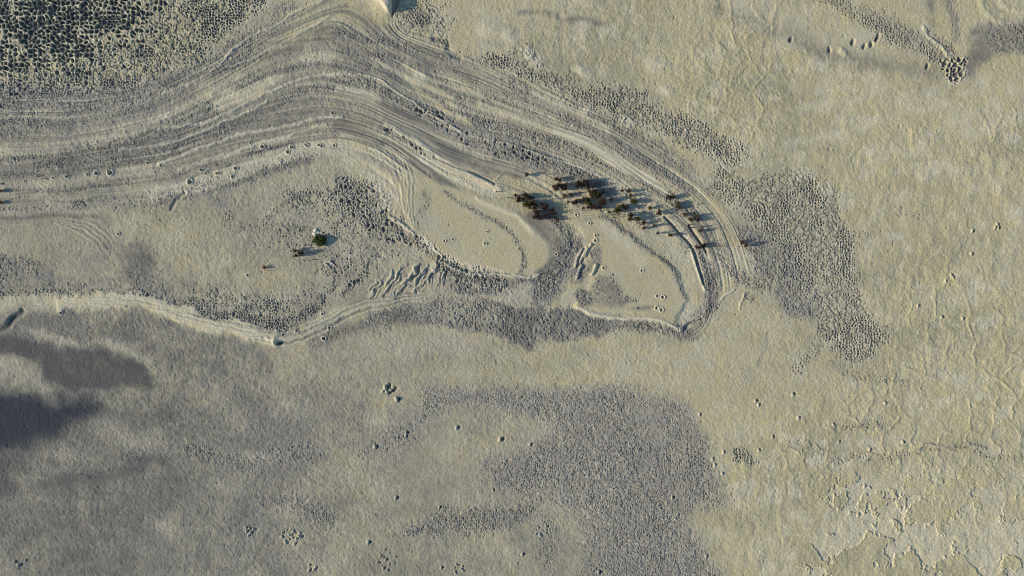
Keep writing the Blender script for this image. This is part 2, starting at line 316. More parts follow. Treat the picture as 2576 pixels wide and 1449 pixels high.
poly({'M': .45, 'dark': .2}, 21, [(1700,150),(2100,200),(2350,260),(2330,330),(2100,330),(1850,300),(1700,250)], soft=16)
poly({'M': .4}, 21, [(1850,230),(2300,250),(2600,300),(2600,620),(2400,600),(2100,440),(1850,400)], soft=20)
poly({'dark': .4, 'M': .7}, 21, [(-500,465),(100,460),(240,480),(300,540),(280,640),(100,660),(-500,640)], soft=8)
for o in (0, 26, 50, 80):
    stroke({'dark': .38, 'H': -.03}, 21, [(420, 185 + o * .5), (600 - o * .3, 190 + o), (740 - o, 240 + o), (820 - o, 310 + o), (870 - o, 380 + o)], 12, 4)
    stroke({'pale': .35, 'H': .03}, 21, [(420, 198 + o * .5), (590 - o * .3, 203 + o), (725 - o, 253 + o), (800 - o, 320 + o)], 9, 3)
poly({'dark': .25, 'grey': .8}, 21, [(-400,620),(300,560),(480,640),(900,600),(1000,740),(-400,760)], soft=24)
poly({'grey': -.4, 'yel': .3}, 21, [(900,120),(1500,120),(1800,220),(1500,360),(1000,380)], soft=30)
poly({'grey': -.4, 'yel': .3}, 21, [(1300,430),(1800,480),(2300,620),(2100,760),(1700,700),(1350,600)], soft=30)
stroke({'M': .8, 'dark': .35}, 21, [(-400,770),(0,760),(300,745),(600,740),(850,735),(1000,745)], 50, 7)
stroke({'dark': .35, 'M': .4}, 21, [(-400,720),(100,710),(500,700),(800,700)], 50, 10)
blob({'dark': .6, 'grey': 1}, 21, 1060, 560, 120, 190, .2, .7, 2)
poly({'dark': .45, 'S': .6, 'grey': 1}, 21, [(950,700),(1000,560),(1250,640),(1300,740),(1500,830),(1700,860),(1900,880),(1800,930),(1450,880),(1250,790),(1050,760)], soft=14)
stroke({'dark': .4}, 21, [(1400,700),(1550,760),(1700,700),(1720,620)], 90, 20)
stroke({'M': 1, 'L': .15, 'dark': .35}, 21, [(1000,755,.5),(1150,770,.6),(1280,820,.7),(1420,880,.8),(1600,910,.9),(1800,940,1),(1950,975,1.1),(2080,1000,1.1),(2200,970,1.1),(2330,900,1),(2440,800,.8),(2500,700,.7),(2520,600,.6),(2500,520,.5)], 95, 7)
stroke({'M': .7, 'dark': .2}, 21, [(1500,780),(1750,820),(2000,860),(2200,840),(2350,760)], 130, 14)
poly({'pale': .5, 'yel': .35, 'grey': -1, 'dark': -1, 'M': -1, 'L': -1, 'S': -1, 'H': .10, 'smooth': .4}, 21, [(450,790),(700,770),(920,755),(1050,785),(1180,775),(1330,850),(1420,895),(1520,925),(1700,945),(1850,965),(1900,1010),(2040,1045),(2110,1090),(2080,1150),(1950,1105),(1800,1070),(1650,1030),(1500,1005),(1380,960),(1250,915),(1100,885),(900,875),(700,885),(480,880),(440,840)], soft=6, warp=2)
poly({'pale': .35, 'grey': -.5}, 21, [(-500,820),(300,770),(500,780),(480,890),(250,900),(100,960),(-500,1000)], soft=14)
stroke({'pale': .8, 'H': .04}, 21, [(1200,870),(1400,940),(1600,990),(1800,1030),(1960,1080),(2060,1120)], 60, 7)
for pts in ([(900,800),(1150,840),(1350,900),(1550,940),(1750,970),(1900,1010)], [(950,860),(1200,870),(1450,950),(1700,1000),(1900,1050)]):
    stroke({'dark': .25, 'H': -.07}, 21, pts, 8, 2.5)
stroke({'pale': .35, 'grey': -.4, 'dark': -.8, 'M': -.8, 'H': .12}, 21, [(2080,1090),(2250,1060),(2450,960),(2600,890),(2750,850),(2950,800)], 70, 8)
stroke({'dark': .3, 'grey': .6}, 21, [(1950,1040),(2150,1070),(2350,1020),(2600,940)], 30, 6)
blob({'H': .35, 'pale': .8}, 21, 2065, 1125, 18, 14, .3, .4)
blob({'H': -.4, 'dark': .7}, 21, 2095, 1130, 24, 14, -.1, .4)
poly({'grey': 1, 'dark': .42}, 21, [(-500,1000),(60,900),(260,880),(900,880),(1200,930),(1500,1020),(1800,1100),(2000,1200),(1900,1460),(-500,1460)], soft=14)
blob({'dark': .6}, 21, 300, 930, 220, 80, .1, .6, 2)
blob({'dark': .45}, 21, 900, 1070, 120, 60, .3, .7, 2)
blob({'dark': .45}, 21, 1400, 1130, 180, 60, .3, .7, 2)
blob({'dark': .3}, 21, 1150, 940, 150, 60, .2, .7, 2)
blob({'dark': .3}, 21, 1600, 1250, 300, 120, .2, .7, 2)
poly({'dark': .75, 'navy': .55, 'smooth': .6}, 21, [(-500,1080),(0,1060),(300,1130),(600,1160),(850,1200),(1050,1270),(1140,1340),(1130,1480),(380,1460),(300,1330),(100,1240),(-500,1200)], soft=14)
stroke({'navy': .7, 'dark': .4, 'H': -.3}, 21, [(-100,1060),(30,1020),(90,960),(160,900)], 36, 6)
poly({'pale': .35, 'yel': .3, 'dark': -.7, 'grey': -.4}, 21, [(-500,1240),(80,1260),(200,1330),(340,1420),(340,1520),(-500,1500)], soft=14)
for x, y, rx, ry in ((850,1170,110,40),(1000,1230,110,40),(300,1060,140,30),(520,1110,120,30),(900,1180,120,40)):
    blob({'pale': .35, 'dark': -.7}, 21, x, y, rx, ry, .3, .8, 2)
for o, c_ in ((-46, 'dark'), (-30, 'pale'), (-12, 'dark'), (14, 'pale'), (34, 'dark'), (52, 'pale')):
    stroke({c_: .55, 'H': .05 if c_ == 'pale' else -.04}, 21, [(1900, 1080 + o * .5), (2100, 1095 + o), (2280, 1060 + o), (2450, 985 + o), (2600, 905 + o), (2760, 850 + o), (2950, 815 + o * .8), (3200, 775 + o * .5)], 12, 3)
for o in (0, 28, 60):
    stroke({'pale': .5, 'H': .04}, 21, [(-300, 900 + o), (100, 850 + o), (400, 810 + o * .8), (700, 800 + o * .8), (950, 800 + o)], 12, 3)
# --- lower left
poly({'grey': 1, 'dark': .30}, 31, [(-900,-100),(1500,-160),(2500,-60),(2800,300),(2500,600),(2300,900),(2000,1700),(-900,1800)], soft=150)
poly({'dark': .55}, 31, [(-900,-60),(1500,0),(1900,200),(1700,500),(1700,760),(1300,1100),(900,1700),(-900,1700)], soft=150)
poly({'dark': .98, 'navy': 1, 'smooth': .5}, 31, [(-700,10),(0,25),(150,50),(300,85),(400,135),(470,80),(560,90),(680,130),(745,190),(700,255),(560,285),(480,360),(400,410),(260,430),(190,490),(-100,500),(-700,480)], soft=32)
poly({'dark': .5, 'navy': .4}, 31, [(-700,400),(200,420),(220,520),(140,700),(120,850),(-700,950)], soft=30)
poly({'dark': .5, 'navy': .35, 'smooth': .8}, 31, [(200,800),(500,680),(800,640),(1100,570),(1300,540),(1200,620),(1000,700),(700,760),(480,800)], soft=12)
stroke({'S': .55, 'M': .15, 'dark': .35}, 31, [(420,720,.4),(560,670,.6),(700,690,.5),(850,630),(1050,580),(1250,530,.7)], 70, 6)
stroke({'S': .65, 'M': .2, 'dark': .3}, 31, [(1420,500),(1550,530),(1700,570),(1850,600),(2000,600),(2150,570),(2300,540),(2400,560)], 110, 9)
stroke({'M': .5, 'dark': .3}, 31, [(2000,520),(2150,500),(2280,470),(2350,520)], 60, 8)
poly({'S': .85, 'grey': .6}, 31, [(1950,880),(2150,840),(2350,850),(2480,940),(2520,1100),(2350,1050),(2200,930),(2050,920)], soft=12)
for x, y, rx, ry in ((2260,230,200,90),(800,330,120,80),(500,520,160,60),(1700,780,120,60),(1900,560,140,50),(1050,430,200,80)):
    blob({'pale': .18, 'dark': -.4}, 31, x, y, rx, ry, .2, .8, 2)

for (cx, cy, R, n) in ((1870,1110,45,9), (2190,1150,75,24), (2340,1390,40,5), (150,1330,50,5)):
    for i in range(n):
        a = rr.uniform(0, 6.28); r = R * math.sqrt(rr.random())
        x, y = cx + r * math.cos(a), cy + r * .8 * math.sin(a); s = rr.uniform(8, 22)
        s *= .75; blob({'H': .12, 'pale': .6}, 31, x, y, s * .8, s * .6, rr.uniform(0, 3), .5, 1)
        blob({'H': -.12, 'dark': .3}, 31, x + s * 1.1, y, s * .8, s * .6, 0, .5, 1)  # shade right of each clod, put into colour and a hollow
# --- centre
poly({'smooth': 1, 'grey': -1, 'dark': -1, 'M': -1, 'S': -1, 'L': -1, 'H': .07, 'yel': .25, 'str': -.8}, 22, [(480,-150),(640,-130),(750,-70),(1000,10),(1250,100),(1400,190),(1480,290),(1560,400),(1560,500),(1480,600),(1300,615),(1100,575),(900,530),(760,480),(660,400),(540,300),(470,160),(440,0)], soft=9, warp=1)
poly({'grey': -.8, 'dark': -.8, 'M': -.9, 'S': -.8, 'pale': .3, 'yel': .3}, 22, [(300,-330),(420,-300),(520,-160),(540,60),(560,330),(470,290),(390,160),(350,20),(310,-160)], soft=9)
for o in (0, 34, 60, 96, 130):
    stroke({'dark': .25, 'H': -.04}, 22, [(270 + o, -420 + .6 * o), (370 + o, -280 + .4 * o), (430 + o * .9, -100), (450 + o * .7, 80), (480 + o * .6, 260)], 9, 3)
stroke({'grey': .8, 'dark': .55, 'smooth': 1, 'yel': -1}, 22, [(1430,190),(1520,280),(1600,370),(1625,450),(1580,550),(1500,610)], 90, 9)
stroke({'pale': .8, 'grey': -.8, 'dark': -.8, 'H': .05}, 22, [(1030,40),(1150,110),(1300,170),(1390,240),(1440,310)], 34, 6)
stroke({'S': 1, 'M': .5, 'dark': .35}, 22, [(780,0),(870,70),(960,110),(1080,180),(1200,250),(1290,330),(1350,430),(1375,520),(1350,600)], 26, 4)
stroke({'grey': .5, 'pale': .3}, 22, [(550,120),(650,230),(780,330),(850,400)], 80, 14)
stroke({'dark': .35, 'M': .4}, 22, [(620,0),(640,100),(560,200),(590,280)], 36, 8)
poly({'L': .3, 'M': 1, 'dark': .25}, 22, [(-40,-80),(80,-90),(330,-20),(385,130),(470,280),(620,360),(760,480),(900,550),(1000,580),(1150,610),(1260,650),(1200,720),(1000,710),(830,640),(680,500),(450,360),(200,330),(100,200),(0,80)], soft=7)
poly({'M': .45, 'grey': .5}, 22, [(-100,0),(120,180),(280,380),(420,420),(300,560),(150,640),(-100,640)], soft=18)
stroke({'pale': .85, 'dark': -.4, 'yel': .2}, 22, [(600,350),(700,440),(800,500),(900,540),(1050,580),(1200,610)], 36, 6)
stroke({'pale': .9, 'H': .14, 'M': -1, 'S': -1, 'dark': -1}, 22, [(370,190),(450,240),(530,310)], 18, 4)
stroke({'pale': .9, 'H': .14, 'M': -1, 'dark': -1}, 22, [(780,545),(880,590),(1060,620),(1250,620),(1400,640),(1490,620)], 14, 3)
stroke({'M': .85, 'L': .3, 'dark': .3}, 22, [(220,540),(170,620),(90,700),(20,760)], 60, 6)
stroke({'M': .6}, 22, [(0,340),(80,400),(160,480),(180,520)], 60, 8)
gd = (0.55, -0.83)
for i in range(44):
    x = rr.uniform(210, 900); y = 800 - .18 * (x - 210) + rr.uniform(-90, 20); L = rr.uniform(50, 200) * (1.1 - abs(x - 450) / 700)
    g0 = gd[0] + rr.uniform(-.22, .12); jx = rr.uniform(-14, 14); am = rr.uniform(.04, .13)
    p = [(x, y), (x + g0 * L * .5 + jx, y + gd[1] * L * .5), (x + g0 * L, y + gd[1] * L)]
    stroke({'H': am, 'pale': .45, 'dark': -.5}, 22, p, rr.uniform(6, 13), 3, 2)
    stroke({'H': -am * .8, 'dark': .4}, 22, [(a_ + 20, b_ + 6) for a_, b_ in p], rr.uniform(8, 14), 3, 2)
poly({'grey': .55}, 22, [(200,620),(400,500),(900,640),(1000,760),(700,800),(300,840),(150,840)], soft=16)
poly({'S': 1, 'M': .5, 'grey': .9, 'purp': 1, 'dark': .4}, 22, [(860,660),(1000,700),(1200,700),(1300,650),(1500,640),(1600,560),(1620,450),(1680,400),(1750,370),(1830,335),(1840,400),(1760,480),(1700,620),(1660,750),(1550,850),(1400,860),(1250,820),(1150,750),(1000,760),(880,740)], soft=10)
stroke({'M': .9, 'L': .3, 'dark': .5}, 22, [(760,560),(900,610),(1050,660),(1200,670),(1250,690)], 80, 7)
stroke({'M': .9, 'dark': .45}, 22, [(1380,690),(1480,650),(1570,600)], 60, 6)
poly({'grey': -.6, 'dark': -.8, 'S': -.9, 'M': -.8, 'pale': .4}, 22, [(1200,720),(1400,700),(1450,800),(1420,870),(1250,840),(1150,780)], soft=10)
poly({'M': .9, 'dark': .5, 'grey': 1, 'inv': 1, 'purp': .6}, 22, [(640,880),(760,800),(900,795),(1000,790),(1250,830),(1500,890),(1700,885),(1950,920),(2120,975),(2000,1030),(1750,1110),(1500,1080),(1430,1180),(1300,1160),(1100,1060),(900,1010),(760,970)], soft=10)
poly({'pale': .4}, 22, [(760,800),(1000,790),(1150,830),(1200,950),(1050,1010),(850,960),(760,900)], soft=16)
poly({'S': .8, 'dark': .5, 'grey': 1, 'purp': .5}, 22, [(180,960),(400,880),(650,840),(760,820),(760,980),(450,990),(300,1030),(180,1020)], soft=14)
stroke({'dark': .5, 'S': .5}, 22, [(-200,1120),(0,1050),(200,1000),(400,960),(600,950)], 90, 16)
stroke({'S': .9, 'M': .6, 'dark': .5}, 22, [(2050,990),(2250,1010),(2400,1020),(2560,1060),(2650,1080)], 70, 8)
stroke({'pale': .9, 'H': .14, 'grey': -1, 'dark': -1, 'M': -1}, 22, [(1780,870),(1920,925),(2080,950),(2250,945),(2400,965),(2480,1000),(2560,1035)], 26, 5)
poly({'smooth': 1, 'grey': -.9, 'dark': -1, 'M': -1, 'S': -1, 'H': .1, 'yel': .1, 'str': -.8}, 22, [(1700,100),(1900,90),(2100,260),(2300,420),(2450,560),(2540,720),(2570,860),(2500,960),(2250,915),(2000,925),(1850,880),(1760,840),(1900,700),(1820,560),(1850,400),(1760,260)], soft=9)
stroke({'pale': .6}, 22, [(1950,230),(2080,340),(2180,440),(2250,520)], 70, 14)
poly({'grey': .8, 'dark': .35, 'M': .35}, 22, [(1930,640),(2050,670),(2110,780),(2200,800),(2080,870),(1960,860),(1900,760)], soft=8)
stroke({'M': .85, 'dark': .3}, 22, [(2010,640),(2080,730),(2130,800),(2200,810)], 34, 5)
blob({'M': .9, 'dark': .5, 'grey': 1}, 22, 1830, 790, 70, 55, .5, .5)
blob({'dark': .5, 'grey': 1, 'M': .4}, 22, 1790, 600, 70, 100, .3, .6, 2)
blob({'dark': .5, 'grey': 1, 'M': .3}, 22, 1900, 470, 40, 70, .2, .6, 2)
blob({'dark': .45, 'M': .6}, 22, 2260, 865, 80, 16, -.1, .5)
stroke({'S': 1, 'M': .4, 'dark': .45}, 22, [(1950,180),(2050,230),(2150,300),(2300,420),(2420,510),(2490,590),(2540,700),(2570,790)], 30, 4)
stroke({'M': .8, 'dark': .4}, 22, [(1560,180),(1650,250),(1720,340),(1740,400)], 50, 6)
for i, (x, y, L) in enumerate(((1750,560,150),(1790,530,130),(1830,480,100),(1760,650,110),(1880,620,80))):
    p = [(x, y), (x + .4 * L, y - .9 * L)]
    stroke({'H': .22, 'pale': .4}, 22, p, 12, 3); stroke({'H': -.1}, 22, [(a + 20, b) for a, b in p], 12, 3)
poly({'grey': .5, 'dark': .12}, 22, [(-300,1100),(300,1050),(800,1050),(1200,1200),(900,1300),(500,1480),(-300,1480)], soft=60)
poly({'pale': .28, 'grey': .25}, 22, [(150,1130),(700,1080),(1000,1150),(900,1250),(600,1200),(300,1260)], soft=26)
# --- right, middle
stroke({'M': .85, 'S': .8, 'dark': .5, 'grey': .9, 'purp': .4}, 23, [(-60,230),(40,330),(110,440),(160,540),(210,640),(230,740),(220,850),(130,940),(20,1030)], 110, 7)
stroke({'M': .5, 'S': .7, 'dark': .35, 'grey': .8}, 23, [(60,120),(150,250),(250,400),(310,500)], 110, 12)
stroke({'pale': .4, 'grey': -.7, 'M': -.8, 'S': -.8, 'dark': -.8}, 23, [(-40,210),(60,330),(150,430),(200,500)], 34, 5)
stroke({'H': -.3, 'pale': .3, 'grey': .5}, 23, [(-120,190),(-60,250),(0,320),(60,380),(100,450),(120,520),(150,620),(170,690)], 16, 2.2, 0)
stroke({'H': .12, 'pale': .6}, 23, [(70,430),(100,520),(140,640),(180,740)], 12, 2.5, 0)
stroke({'H': -.3, 'dark': .3}, 23, [(60,250),(110,330),(160,400),(190,450)], 12, 2.2, 0)
stroke({'H': -.25, 'dark': .5}, 23, [(160,960),(80,990),(20,1040)], 24, 3)
poly({'grey': -.6, 'yel': .1}, 23, [(300,640),(480,800),(700,760),(900,900),(1000,1000),(600,1050),(250,980),(280,820)], soft=14)
poly({'pale': .5, 'grey': .2, 'M': -.6}, 23, [(340,420),(450,400),(560,480),(560,580),(440,580),(350,520)], soft=14)
poly({'M': .95, 'grey': .25}, 23, [(290,-20),(1130,-20),(1180,100),(1240,250),(1300,330),(1290,450),(1330,600),(1350,750),(1390,900),(1500,980),(1560,1100),(1470,1180),(1420,1260),(1250,1260),(1120,1150),(1020,1120),(1000,950),(900,720),(760,640),(700,520),(620,300),(400,120)], soft=8)
poly({'M': .5, 'S': .9, 'grey': .8, 'dark': .2, 'L': -.9}, 23, [(420,260),(620,300),(760,360),(900,560),(980,740),(1000,950),(880,960),(740,860),(740,620),(600,640),(540,470)], soft=14)
stroke({'M': .95, 'dark': .25}, 23, [(350,560),(450,640),(600,700),(720,650),(850,660)], 90, 8)
blob({'M': .8, 'dark': .2}, 23, 520, 780, 50, 40, 0, .5)
stroke({'M': .6, 'dark': .15}, 23, [(1020,1000),(1040,1100),(1000,1200),(870,1330)], 60, 10)
stroke({'M': .35, 'dark': .1}, 23, [(1300,330),(1450,300),(1600,350)], 70, 12)
poly({'M': .3}, 23, [(1620,130),(1800,90),(1920,180),(1850,220),(1650,210)], soft=14)
stroke({'pale': .7, 'H': .1}, 23, [(285,830),(330,780),(400,730)], 8, 2.5); stroke({'pale': .7, 'H': .1}, 23, [(472,760),(450,830),(440,870)], 8, 2.5)
stroke({'M': .5, 'dark': .15}, 23, [(1150,1290),(1300,1380),(1500,1400),(1700,1440)], 60, 10)
stroke({'dark': .25, 'M': .2}, 23, [(640,1060),(620,1180),(600,1290)], 20, 6)
for x, y in ((2385,240),(2395,262),(2370,262),(2195,288),(2190,458),(2040,622),(2055,640),(1995,665),(1790,852),(1965,937),(2125,945)):
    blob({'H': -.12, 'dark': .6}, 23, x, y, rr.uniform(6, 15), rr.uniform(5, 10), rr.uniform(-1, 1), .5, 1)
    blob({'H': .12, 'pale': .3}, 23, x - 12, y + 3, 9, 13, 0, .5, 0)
# --- lower middle
poly({'S': .66, 'M': .25, 'grey': .45, 'dark': .08, 'purp': .6}, 32, [(640,20),(1100,45),(1500,35),(2000,25),(2250,55),(2450,120),(2640,230),(2740,400),(2740,560),(2800,760),(2700,860),(2640,1000),(2700,1200),(2800,1480),(1900,1480),(1850,1400),(1800,1100),(1700,950),(1500,860),(1200,780),(1050,620),(1150,500),(1300,330),(1200,210),(900,190),(720,270),(600,360),(400,520),(150,540),(250,420),(450,280),(600,150)], soft=20)
poly({'grey': .5, 'dark': .12}, 32, [(-400,100),(600,60),(1200,200),(1700,900),(1900,1600),(-400,1600)], soft=110)
poly({'S': -.8, 'M': -.9, 'dark': -.9, 'grey': -.5}, 32, [(1280,260),(1500,240),(1600,330),(1550,460),(1350,500),(1100,560),(1050,460),(1180,350)], soft=20)
poly({'S': .8, 'M': .35, 'dark': .25, 'grey': .5}, 32, [(450,1110),(620,1010),(800,950),(1100,930),(1400,890),(1480,980),(1300,1080),(1100,1150),(850,1160),(600,1120)], soft=12)
poly({'S': .6, 'M': .3, 'dark': .15}, 32, [(1480,1000),(1600,1000),(1640,1200),(1620,1400),(1500,1400)], soft=16)
poly({'grey': .55, 'dark': .12, 'smooth': .3}, 32, [(450,560),(900,540),(1050,700),(950,860),(700,900),(400,850)], soft=26)
poly({'grey': .6, 'dark': .15}, 32, [(-600,-50),(300,60),(250,350),(-50,600),(100,1000),(-100,1500),(-600,1500)], soft=60)
for (cx, cy, R, n) in ((350,50,50,12), (425,125,16,4)):
    for i in range(n):
        a = rr.uniform(0, 6.28); s = rr.uniform(7, 11); R_ = R * rr.uniform(.4, 1.1)
        x, y = cx + R_ * math.cos(a), cy + R_ * .75 * math.sin(a)
        blob({'H': .10, 'pale': .4}, 32, x, y, s, s, 0, .5, 1); blob({'H': -.14, 'dark': .5}, 32, x + 16, y, s, s, 0, .5, 0)  # second blob: clod shade painted dark on its right, slightly dug
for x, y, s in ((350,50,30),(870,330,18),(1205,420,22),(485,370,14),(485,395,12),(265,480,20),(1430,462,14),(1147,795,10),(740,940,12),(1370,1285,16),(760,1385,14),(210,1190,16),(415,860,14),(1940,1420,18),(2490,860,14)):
    blob({'H': .13, 'pale': .6}, 32, x - s * .6, y, s * .45, s * .8, .3, .5, 1); blob({'H': -.2, 'dark': .5}, 32, x + s * .4, y, s * .6, s * .7, 0, .5, 1)  # pale lump left, its shade painted dark in a hollow right
for (cx, cy, R, n) in ((350,1320,80,16), (880,1395,45,8), (1500,1100,50,8)):
    for i in range(n):
        a = rr.uniform(0, 6.28); r = R * math.sqrt(rr.random())
        x, y = cx + r * math.cos(a), cy + r * math.sin(a); s = rr.uniform(6, 11)
        blob({'H': .08, 'pale': .25}, 32, x, y, s, s * .7, rr.uniform(-1, 1), .5, 1); blob({'H': -.1, 'dark': .35}, 32, x + s * 1.2, y, s, s * .7, 0, .5, 1)  # dark blob paints the shade on the right of each lump
# --- lower right
poly({'M': .4, 'S': .5, 'grey': .3}, 33, [(180,380),(240,500),(300,760),(400,900),(250,950),(0,860),(0,400)], soft=20)
poly({'M': .85, 'dark': .2}, 33, [(420,500),(490,470),(550,520),(600,600),(560,620),(500,580),(440,590)], soft=7)
stroke({'M': .6, 'dark': .2, 'olv': .6}, 33, [(1200,340),(1320,320),(1450,305),(1560,320)], 50, 9)
stroke({'M': .5, 'dark': .15}, 33, [(900,460),(1000,500),(1050,510)], 70, 10)
stroke({'M': .55, 'dark': .15}, 33, [(1180,590),(1350,550),(1500,580),(1650,550)], 70, 10)
stroke({'M': .4, 'dark': .2}, 33, [(1720,530),(1850,490),(2000,490),(2150,480),(2280,530),(2400,560),(2700,560)], 44, 7)
stroke({'H': .12}, 33, [(1720,510),(1850,470),(2000,470),(2150,465),(2280,500)], 20, 5)
for x, y in ((570,130),(592,162),(850,85),(1155,308),(330,515),(250,570),(265,612),(320,678),(595,500),(1425,495),(1675,442),(152,232),(700,400),(890,258),(1540,150),(1195,440),(200,1300)):
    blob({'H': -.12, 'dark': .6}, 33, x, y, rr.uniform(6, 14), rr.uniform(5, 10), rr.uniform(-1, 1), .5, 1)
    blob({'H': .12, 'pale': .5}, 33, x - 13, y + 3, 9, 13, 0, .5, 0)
poly({'plate': 1}, 33, [(1080,700),(1300,680),(1500,740),(1700,800),(1850,900),(1950,1050),(2100,1200),(2000,1500),(880,1500),(960,1300),(1000,1120),(1150,1000),(1060,850)], soft=26)
poly({'plate': 1}, 33, [(2280,1000),(2500,920),(2900,900),(2900,1500),(2200,1500),(2200,1250)], soft=26)
poly({'plate': .55}, 33, [(1500,560),(2574,600),(2900,900),(2900,1500),(1600,1500),(1700,1000)], soft=60)
poly({'lump': 1}, 'D', [(2000,380),(2700,330),(2900,1500),(1900,1500),(1850,1100),(2250,900),(2150,600)], soft=90)
poly({'lump': .8}, 'D', [(1400,-130),(1800,-130),(2300,200),(2200,420),(1900,400),(1600,220),(1300,120)], soft=60)
poly({'yel': .45}, 'D', [(1700,-130),(2700,100),(2900,1500),(1850,1500),(1800,1000),(2200,900),(2150,600),(1950,430),(1600,220)], soft=90)
# craters with pale rims
for crop, L in ((11, [(285,1320,8),(185,1360,7),(400,1335,8),(725,1300,13),(828,1296,18),(812,1280,9),(660,1308,8),(500,1325,10),(515,1320,8),(345,1340,7),(1970,1100,13),(1880,1070,8),(2190,1105,12),(2160,1140,12),(2295,1085,9),(2305,1092,9),(2395,1088,10),(2415,1095,10),(2510,1090,10),(1425,1365,17),(1510,1275,10),(1545,1300,9),(1770,1262,13),(1745,1325,9),(1210,1240,9),(1110,1222,9),(1165,1295,7),(2500,850,9),(2030,1120,7),(1630,1300,9),(15,1378,9)]),
                (21, [(2230,1042,9),(2130,1070,9),(2080,1020,10),(2475,1020,11),(2432,1100,13),(2420,915,9),(1860,625,9),(890,315,9),(460,908,10)]),
                (22, [(1080,387,9),(1095,298,7),(840,355,8),(775,368,8),(2372,780,10),(2412,790,12),(2366,870,11),(2402,885,12),(1910,326,9),(1907,365,11),(1863,237,8),(1765,170,9),(1615,468,8),(2255,590,9),(1970,570,10)])):
    ox, oy, k = OFF[crop]
    for x, y, r in L:
        X = ox + x * k; Y = oy + y * k; R = r * k * 1.15
        sl = box([(X, Y)], R * 3); d = np.sqrt((GXX[sl] - X) ** 2 + (GYY[sl] - Y) ** 2) / R
        ch('H')[sl] += .12 * np.exp(-((d - 1) / .35) ** 2) - .26 * np.exp(-(d / .75) ** 4)
        p_ = ch('pale'); p_[sl] = np.maximum(p_[sl], np.exp(-((d - 1.05) / .4) ** 2))
#ENDPAINT

# ---------------------------------------------------------------- the sheet itself
core_dx = 0.047
xc = np.arange(-53.4, 53.4, core_dx); yc = np.arange(-31.0, 31.0, core_dx)
def grow(a):
    o = []; d = core_dx; x = a
    while x < 5000: d = min(d * (1.055 if d < .45 else 1.16), 400); x += d; o.append(x)
    return np.array(o)
gxr = grow(xc[-1]); gxl = -grow(-xc[0])[::-1]; gyr = grow(yc[-1]); gyl = -grow(-yc[0])[::-1]
xs = np.concatenate([gxl, xc, gxr]); ys = np.concatenate([gyl, yc, gyr])
X, Y = np.meshgrid(xs.astype(f32), ys.astype(f32))
cell = np.maximum(np.gradient(xs)[None, :], np.gradient(ys)[:, None]).astype(f32)
fine = ss(0.7, 0.1, cell)                        # fades the small relief where the sheet is coarse
PX = X / K + 1288.0; PY = 724.5 - Y / K
A = {k_: bil(v_, PX, PY, GX0, GY0, GS) for k_, v_ in CH.items()}
edge = 1 - ss(0, 260, np.maximum(np.maximum(-120 - PX, PX - 2696), np.maximum(-70 - PY, PY - 1519)))
far = 1 - edge                                   # beyond the drawn part: broad natural variation
fn = fbm(X, Y, 60, 4, 3)
for k_ in A: A[k_] = A[k_] * edge
A['grey'] = np.maximum(A['grey'], far * ss(-.2, .5, fn)); A['M'] = np.maximum(A['M'], far * ss(.2, .5, fbm(X, Y, 40, 6, 3)))
s = bil(SG, PX, PY, GX0, GY0, GS) + 5 * fbm(X, Y, 5, 2, 3)
n_a = fbm(X, Y, 1.6, 1, 4); n_b = fbm(X, Y, .55, 3, 3); n_c = fbm(X, Y, .22, 5, 2); n_d = fbm(X, Y, 9, 6, 3); n_e = fbm(X, Y, 4, 2, 3)
st0 = fbm(s / 26.0, PX / 420.0, 1.0, 6, 2, .5, False); st1 = fbm(s / 9.0, PX / 300.0, 1.0, 2, 3, .6, False); st2 = fbm(s / 3.4, PX / 130.0, 1.0, 5, 2, .6, False)
STR = A['str']
A['S'] = np.maximum(A['S'], STR * .85 * A['M']); A['M'] = A['M'] * (1 - .5 * STR)
